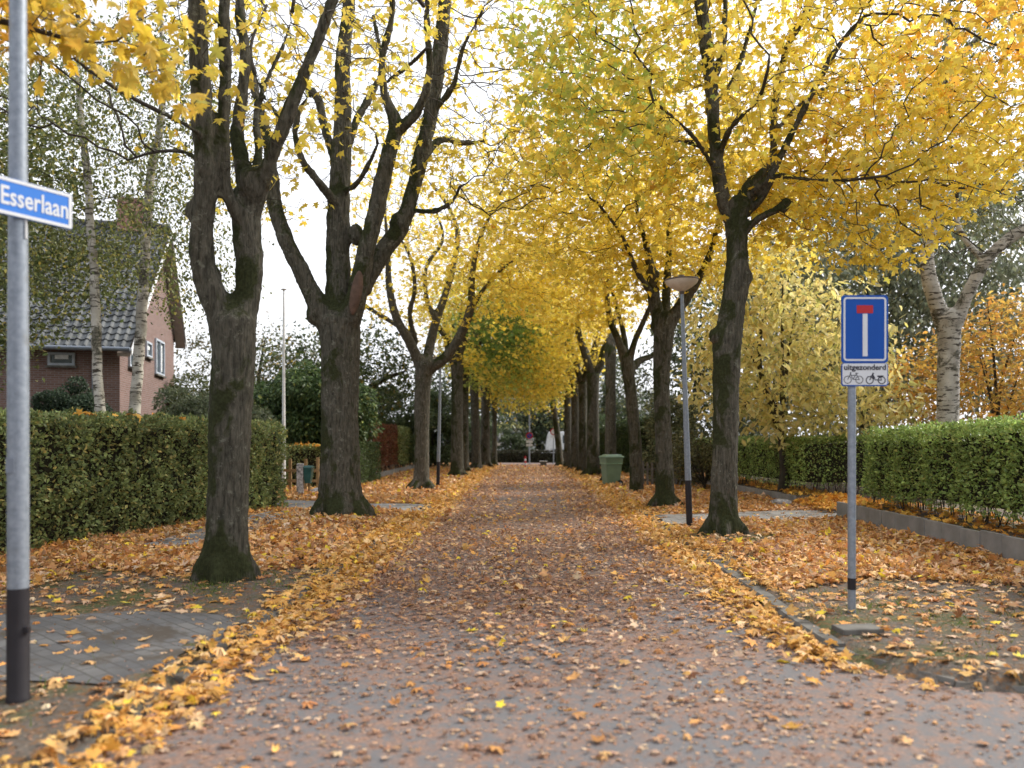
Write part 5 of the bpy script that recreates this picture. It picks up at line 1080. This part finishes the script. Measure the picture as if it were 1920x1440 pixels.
spots = [(-4.6, 60, 9.0, 'dark woodland tree beyond the left end of the road'), (1.0, 66, 8.5, 'bluish dark woodland tree behind the no-parking sign'), (6.4, 66, 9.0, 'dark low-hanging woodland tree above the round white sign'), (-9, 60, 7, 'dark woodland tree behind the sixth left trunk'),
         (9, 62, 7, 'dark woodland tree behind the pale right trunks'), (15, 56, 8.5, 'tall woodland tree behind the dark conifer'), (-15, 58, 7.2, 'woodland tree behind the red-brown hedge garden'), (22, 50, 9.5, 'tall woodland tree behind the weeping tree'),
         (29, 44, 9.5, 'tall woodland tree beyond the orange shrub'), (-23, 60, 7.0, 'woodland tree right of the house gable'), (-34, 48, 8, 'woodland tree behind the tiled roof'), (-44, 40, 9, 'woodland tree beyond the left edge hedge'), (38, 36, 9.5, 'woodland tree beyond the right edge'), (6.5, 45, 7.5, 'woodland tree behind the tall dark hedge block'), (12.5, 41, 8.0, 'woodland tree behind the middle of the right hedge'), (18.5, 40, 8.5, 'woodland tree seen between the weeping tree and the birch')]
protos = {}
for i, (x, y, h, lab) in enumerate(spots):
    k = i % 3
    if k not in protos:
        rt = spread_tree("woodland_tree", lab, x, y, 1.6, .22, 70 + k, [((x, y, h * .58), (3.8, 2.6, h * .46), 520), ((x + 1, y, h * .3), (3.0, 2.4, h * .26), 240)], pal([(.085, .115, .065), (.14, .175, .09), (.05, .07, .042), (.3, .28, .1)], [4, 3, 3, .5 + .5 * k], 12 + k), KITE, .24, 9, 1.0, M['darkbark'], "tree", FG, .4, .42, step=.5, kill=.6, zb=.6)
        protos[k] = (rt, h)
    else:
        src, h0 = protos[k]; rt = src.copy(); C.objects.link(rt); rt.location = (x, y, 0); s = h / h0; rt.scale = (s * 1.1, s, s); rt.rotation_euler = (0, 0, i * 1.3); rt['label'] = lab
        for c in src.children: d = c.copy(); C.objects.link(d); d.parent = rt

rg_ = np.random.default_rng(77)
for i, x in enumerate(np.arange(-62, 63, 6.2)):
    src, h0 = protos[i % 3]; rt = src.copy(); C.objects.link(rt); y = 68 - abs(x) * .35 + rg_.uniform(-2, 2) + (10 if abs(x + 2) < 9 else 0); s = rg_.uniform(9.5, 12.5) / h0; rt.location = (x, y, 0)
    rt.scale = (s * 1.15, s * 1.1, s); rt.rotation_euler = (0, 0, i * 2.1); rt['label'] = "tree of the dark woodland edge far behind the gardens and street trees"; rt['group'] = "trees of the far woodland edge"
    for c in src.children: d = c.copy(); C.objects.link(d); d.parent = rt

# ------------------------------------------------------------------ shrubs and hedges
def shrub(name, label, x, y, ells, cols, wts, leaf, per_m2, tmpl=KITE, cat="shrub", seed=1, clumps=36, group=None, droop=.2):
    rng = np.random.default_rng(seed); b = (x, y, float(gh(x, y)) - .02); rt = root(name, b, label, cat, group); pp = []; sk = Skel(seed)
    sk.poly([(x, y, b[2], .05), (x, y, b[2] + .3, .045)], None, .15); cc = []
    for c, r in ells:
        c = np.array(c, float); r = np.array(r, float); q = ell(rng, c, r * .82, clumps, .55); q = q[q[:, 2] > .15]; cr = r.mean() * rng.uniform(.22, .4, len(q))
        for p0, rr in zip(q, cr):
            n = int(4 * math.pi * rr * rr * per_m2); v = unit(rng.normal(0, 1, (n, 3))); pp.append(p0 + v * rr * rng.uniform(.7, 1.05, (n, 1)) * np.array([1, 1, .8])); cc.append(v)
        for p0 in q[::3]:
            sk.poly([(x, y, .25, .03), (*((np.array((x, y, .25)) + p0) / 2 + rng.normal(0, .1, 3)), .02), (*p0, .006)], 0, .3)
    p = np.vstack(pp); v = np.vstack(cc); k = p[:, 2] > .05; p, v = p[k], v[k]; n = len(p); sk.finish()
    ax = v * .8 + rng.normal(0, .6, (n, 3)); ax[:, 2] -= droop; nr = v * .5 + rng.normal(0, .5, (n, 3)); nr[:, 2] += .5
    link("stems", sweptmesh("stems", [sweep([(sk.P[np.array(c)], sk.r[np.array(c)]) for c in sk.chains()], None, None, 5)]), M['darkbark'], rt)
    link("foliage", leafmesh("foliage", p, ax, nr, leaf * rng.uniform(.6, 1.25, n), palette(n, cols, wts, .3, rng), tmpl), M['green'], rt)
RH = [(.07, .12, .045), (.13, .19, .07), (.04, .07, .03), (.3, .32, .09)]
shrub("rhododendron", "large rhododendron with glossy hanging leaves behind the flagpole", -8.2, 27.5, [((-9.0, 27.5, 1.9), (2.2, 1.6, 1.7)), ((-6.8, 27.2, 2.3), (1.6, 1.5, 1.9)), ((-7.6, 27.6, 3.1), (1.4, 1.2, 1.1))], RH, [4, 4, 3, .6], .15, 130, OVAL, seed=2, droop=.5)
shrub("shrub", "rounded bluish-green evergreen shrub in front of the brick wall", -11.1, 19.3, [((-11.1, 19.3, 1.4), (1.15, 1.0, 1.3)), ((-11.0, 19.3, 2.3), (.75, .7, .9))], [(.06, .1, .06), (.11, .16, .10), (.035, .055, .035)], [4, 3, 3], .07, 500, KITE, seed=3)
shrub("shrub", "grey-green twiggy shrub at the foot of the gable", -9.0, 21.5, [((-9.0, 21.5, 1.5), (1.5, 1.2, 1.5)), ((-8.1, 22, 1.6), (1.2, 1, 1.1))], [(.15, .18, .1), (.24, .27, .17), (.08, .1, .05)], [4, 3, 3], .12, 220, OVAL, seed=4)
shrub("shrub", "low bright green shrub between the birches and the first maple", -7.6, 15.6, [((-7.9, 15.6, 1.35), (1.3, .6, .85)), ((-6.9, 15.9, 1.3), (.9, .6, .75))], [(.1, .15, .04), (.17, .22, .06), (.05, .08, .025)], [4, 3, 3], .09, 330, OVAL, seed=5)
shrub("shrub", "yellow-green leafy bush at the left edge below the roof eave", -11.4, 15.5, [((-11.6, 15.5, 1.8), (1.0, 1.0, 1.6))], [(.16, .18, .05), (.3, .28, .07), (.07, .09, .03)], [4, 2, 3], .09, 300, OVAL, seed=6)
shrub("shrub", "green garden bush to the right of the house behind the first maple", -12.2, 31, [((-12.4, 31, 2.0), (2.6, 1.6, 2.3))], [(.1, .13, .05), (.17, .18, .07), (.06, .08, .03)], [4, 3, 3], .12, 150, KITE, seed=7)
shrub("shrub", "dark evergreen bush behind the red-brown hedge", -6.9, 40, [((-6.8, 40, 2.4), (2.0, 1.4, 2.3))], G1, [4, 3, 3], .16, 110, OVAL, seed=8)
shrub("shrub", "feathery dark shrub between the left lamp post and the rear trunks", -4.9, 43, [((-4.9, 43, 2.2), (1.3, 1.2, 2.3))], G1, [4, 3, 2], .16, 110, KITE, seed=9)
shrub("shrub", "variegated bush right of the slim maple", 4.9, 27, [((4.9, 27, 1.6), (1.0, .9, 1.7))], [(.14, .16, .08), (.35, .33, .16), (.06, .07, .03)], [3, 2, 4], .11, 220, OVAL, seed=10)
shrub("shrub", "bare-stemmed shrub with yellowing leaves behind the street lamp", 5.4, 24.2, [((5.2, 24.2, 1.0), (.9, .6, 1.0))], [(.3, .26, .1), (.14, .14, .06), (.06, .06, .03)], [2, 3, 4], .09, 150, OVAL, seed=11)
shrub("shrub", "green bush closing the end of the road on the left", -2.4, 55.5, [((-3.4, 55.5, 1.7), (1.7, .7, 1.6))], G1, [4, 3, 3], .2, 75, OVAL, seed=12)
shrub("shrub", "leafy bush in front of the white van", -.9, 55.5, [((-.9, 55.5, 1.2), (1.2, .5, 1.0))], [(.06, .09, .04), (.12, .15, .07), (.03, .04, .02)], [4, 3, 3], .18, 70, OVAL, seed=13)
shrub("shrub", "dark bush beneath the white round sign", 4.3, 55.5, [((4.6, 55.4, 1.8), (1.6, .7, 2.0))], G1, [4, 3, 3], .2, 80, OVAL, seed=14)

def hedge(name_label, pts, width, z0, h0, h1, cols, wts, leaf, dens, seed, stems=False, topleaves=False, bumpy=.06, tmpl=KITE, coreinset=.14, group="clipped hedges along the gardens"):
    rng = np.random.default_rng(seed); pts = np.array(pts, float); L = np.concatenate([[0], np.cumsum(np.linalg.norm(np.diff(pts, axis=0), axis=1))]); T = L[-1]
    c0 = pts.mean(0); rt = root("hedge", (c0[0], c0[1], z0), name_label, "hedge", group)
    tg = unit(np.gradient(pts, axis=0)); nn = np.stack([tg[:, 1], -tg[:, 0]], 1)
    def at(s): return np.stack([np.interp(s, L, pts[:, 0]), np.interp(s, L, pts[:, 1])], 1), np.stack([np.interp(s, L, nn[:, 0]), np.interp(s, L, nn[:, 1])], 1), np.stack([np.interp(s, L, tg[:, 0]), np.interp(s, L, tg[:, 1])], 1)
    hf = lambda s: h0 + (h1 - h0) * s / T; P0 = []; N0 = []
    zl = z0 + (.18 if stems else .02); hm = max(h0, h1)
    for side in (-1, 1):
        n = int(T * (hm - zl) * dens); s = rng.random(n) * T; p, nv, _ = at(s); v = rng.random(n); z = zl + (hf(s) - zl) * v
        if stems: keep = rng.random(n) < np.clip(.42 + (z - zl) / .6, 0, 1); p, nv, z, s = p[keep], nv[keep], z[keep], s[keep]; n = len(z)
        off = width / 2 - np.abs(rng.normal(0, .07, n)) - .05 * np.clip((z - hf(s) + .15) / .15, 0, 1)
        q = np.column_stack([p + nv * side * off[:, None], z]); P0.append(q); N0.append(np.column_stack([nv * side, np.zeros(n)]))
    n = int(T * width * dens); s = rng.random(n) * T; p, nv, _ = at(s); P0.append(np.column_stack([p + nv * rng.uniform(-.5, .5, (n, 1)) * width, hf(s) - np.abs(rng.normal(0, .05, n))])); N0.append(np.tile([0, 0, 1.], (n, 1)))
    for e, sg in ((0., -1), (T, 1)):
        n = int(width * (hm - zl) * dens); s = np.full(n, e); p, nv, tv = at(s); P0.append(np.column_stack([p + nv * rng.uniform(-.5, .5, (n, 1)) * width + tv * sg * -np.abs(rng.normal(0, .05, (n, 1))), zl + (hf(s) - zl) * rng.random(n)])); N0.append(np.column_stack([tv * sg, np.zeros(n)]))
    p = np.vstack(P0); v = np.vstack(N0); n = len(p); p = p + v * (bumpy * (lowfreq(p, 3.1, seed) + .6 * lowfreq(p, 8, seed)))[:, None]
    ax = v * .6 + rng.normal(0, .7, (n, 3)); ax[:, 2] += .15; nr = v * .7 + rng.normal(0, .5, (n, 3))
    c = palette(n, cols, wts, .3, rng); c *= (1.1 + .35 * lowfreq(p, 1.7, seed + 1) + .15 * lowfreq(p, 5, seed))[:, None]
    link("foliage", leafmesh("foliage", p, ax, nr, leaf * rng.uniform(.6, 1.25, n), np.clip(c, 0, 1), tmpl), M['green'], rt)
    # woody inside
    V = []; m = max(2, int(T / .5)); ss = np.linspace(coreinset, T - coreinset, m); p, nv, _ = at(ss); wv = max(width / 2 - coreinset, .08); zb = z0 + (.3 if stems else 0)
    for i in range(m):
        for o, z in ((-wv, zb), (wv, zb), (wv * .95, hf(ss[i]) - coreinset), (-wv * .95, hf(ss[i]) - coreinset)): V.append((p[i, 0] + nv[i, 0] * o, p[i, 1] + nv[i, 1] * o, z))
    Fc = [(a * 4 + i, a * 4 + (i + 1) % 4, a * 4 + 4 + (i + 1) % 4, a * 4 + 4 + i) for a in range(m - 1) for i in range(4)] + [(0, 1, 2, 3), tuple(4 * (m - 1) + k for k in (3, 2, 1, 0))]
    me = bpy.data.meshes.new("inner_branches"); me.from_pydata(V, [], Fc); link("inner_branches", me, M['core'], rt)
    if stems:
        ns = int(T * 16); s = rng.random(ns) * T; p, nv, _ = at(s); ch = []
        for i in range(ns):
            a = np.array([*(p[i] + nv[i] * rng.uniform(-.42, .42) * width), z0 - .03]); r1 = rng.uniform(.004, .011); k = rng.normal(0, .06, 3)
            ch.append((np.array([a, a + [k[0], k[1], .35], a + [k[0] + rng.normal(0, .06), k[1] + rng.normal(0, .06), .85]]), np.array([r1, r1 * .8, r1 * .5])))
        link("stems", sweptmesh("stems", [sweep(ch, None, None, 5, False)]), M['twig'], rt)
    return rt
HL = [(.20, .25, .095), (.31, .36, .14), (.10, .13, .055), (.5, .40, .14)]
hedge("long dark green hedge along the left pavement", [(-8.3, 3.0), (-7.9, 5), (-7.35, 8.5), (-7.05, 11.2), (-6.5, 14.6), (-6.0, 18.4)], .95, .03, 2.02, 1.9, HL, [4, 3, 3, 1], .07, 1200, 1, bumpy=.15)
hedge("low hedge strewn with orange leaves behind the wooden fence", [(-7.6, 25.2), (-5.9, 25.8)], .8, .03, 1.42, 1.42, HL, [3, 3, 4, 1], .07, 700, 2)
hedge("short green hedge right of the mound tree", [(-5.9, 25.4), (-5.8, 29.6)], .8, .03, 1.45, 1.5, [(.08, .13, .05), (.15, .2, .08), (.05, .07, .03)], [4, 3, 3], .065, 800, 3)
hedge("red-brown beech hedge on a low concrete edging", [(-6.1, 30.1), (-6.15, 36.0)], .7, .32, 2.2, 2.2, [(.2, .07, .045), (.3, .12, .06), (.13, .06, .04), (.12, .13, .04)], [4, 2, 3, 1], .08, 700, 4, stems=True)
hedge("green section of hedge following the red-brown one", [(-6.15, 36.1), (-6.0, 48)], .7, .3, 2.2, 2.2, HL, [4, 3, 3, 1], .09, 480, 5, stems=True)
HR = [(.24, .34, .09), (.37, .48, .15), (.14, .2, .06), (.5, .48, .16)]
hedge("bright green privet hedge nearest on the right, above the concrete edging", [(6.95, 4.6), (6.95, 8), (6.95, 12), (7.0, 15.5)], .95, .34, 2.0, 1.72, HR, [4, 4, 3, .5], .06, 1300, 6, stems=True, bumpy=.13)
hedge("lower green hedge behind the street lamp on the right", [(9.6, 19.9), (8.2, 19.3), (7.1, 19.4), (6.7, 23), (6.2, 28.3)], .9, .28, 1.66, 1.62, HR, [4, 3, 3, .6], .06, 1000, 7, stems=True, bumpy=.08)
hedge("tall dark hedge block behind the slim maple on the right", [(5.0, 33), (4.7, 38), (4.5, 47)], .9, .03, 2.5, 2.3, [(.05, .08, .03), (.09, .13, .045), (.03, .05, .02)], [4, 3, 3], .09, 480, 8)
hedge("dark low hedge closing the end of the road", [(-6, 54.4), (-2, 54.6), (2.2, 54.6), (7, 54.4)], .8, .05, .85, .85, [(.035, .04, .022), (.06, .065, .035), (.05, .035, .02)], [4, 3, 3], .12, 260, 9)
# leaves caught on top of hedges and on the raised beds
def drift(label, x0, x1, y0, y1, zf, n, seed, s=.12):
    rng = np.random.default_rng(seed); x = rng.uniform(x0, x1, n); y = rng.uniform(y0, y1, n); h = rng.normal(0, 1, (n, 3)); h[:, 2] *= .5; nr = rng.normal(0, .5, (n, 3)); nr[:, 2] = 1
    c = palette(n, [(.78, .34, .05), (.8, .48, .09), (.5, .22, .06)], [3, 3, 2], .25, rng)
    o = link("fallen_leaves", leafmesh("fallen_leaves", np.stack([x, y, zf(x, y) + rng.random(n) * .03], 1), h, nr, s * rng.uniform(.6, 1.2, n), c, MAPLE_MID), M['litter']); tag(o, label, "fallen leaves", None, "stuff")
drift("orange leaves lying on the raised bed under the right hedge", 6.2, 7.6, 5, 15.6, lambda x, y: .37 + 0 * x, 900, 1)
drift("orange leaves lying under the lower right hedge", 6.3, 7.4, 18.6, 28, lambda x, y: .31 + 0 * x, 700, 2)
drift("leaves heaped at the garden path entrance on the right", 6.2, 7.8, 16.4, 18.6, lambda x, y: gh(x, y) + .1 + .12 * np.sin(np.clip((x - 6.2) / 1.6, 0, 1) * 3.1), 900, 3)
drift("orange leaves lying on the low hedge by the wooden fence", -7.6, -5.6, 25.1, 26.1, lambda x, y: 1.42 + 0 * x, 300, 4)
drift("few orange leaves caught on top of the long left hedge", -7.0, -6.1, 11, 15.5, lambda x, y: 1.97 + 0 * x, 40, 5)
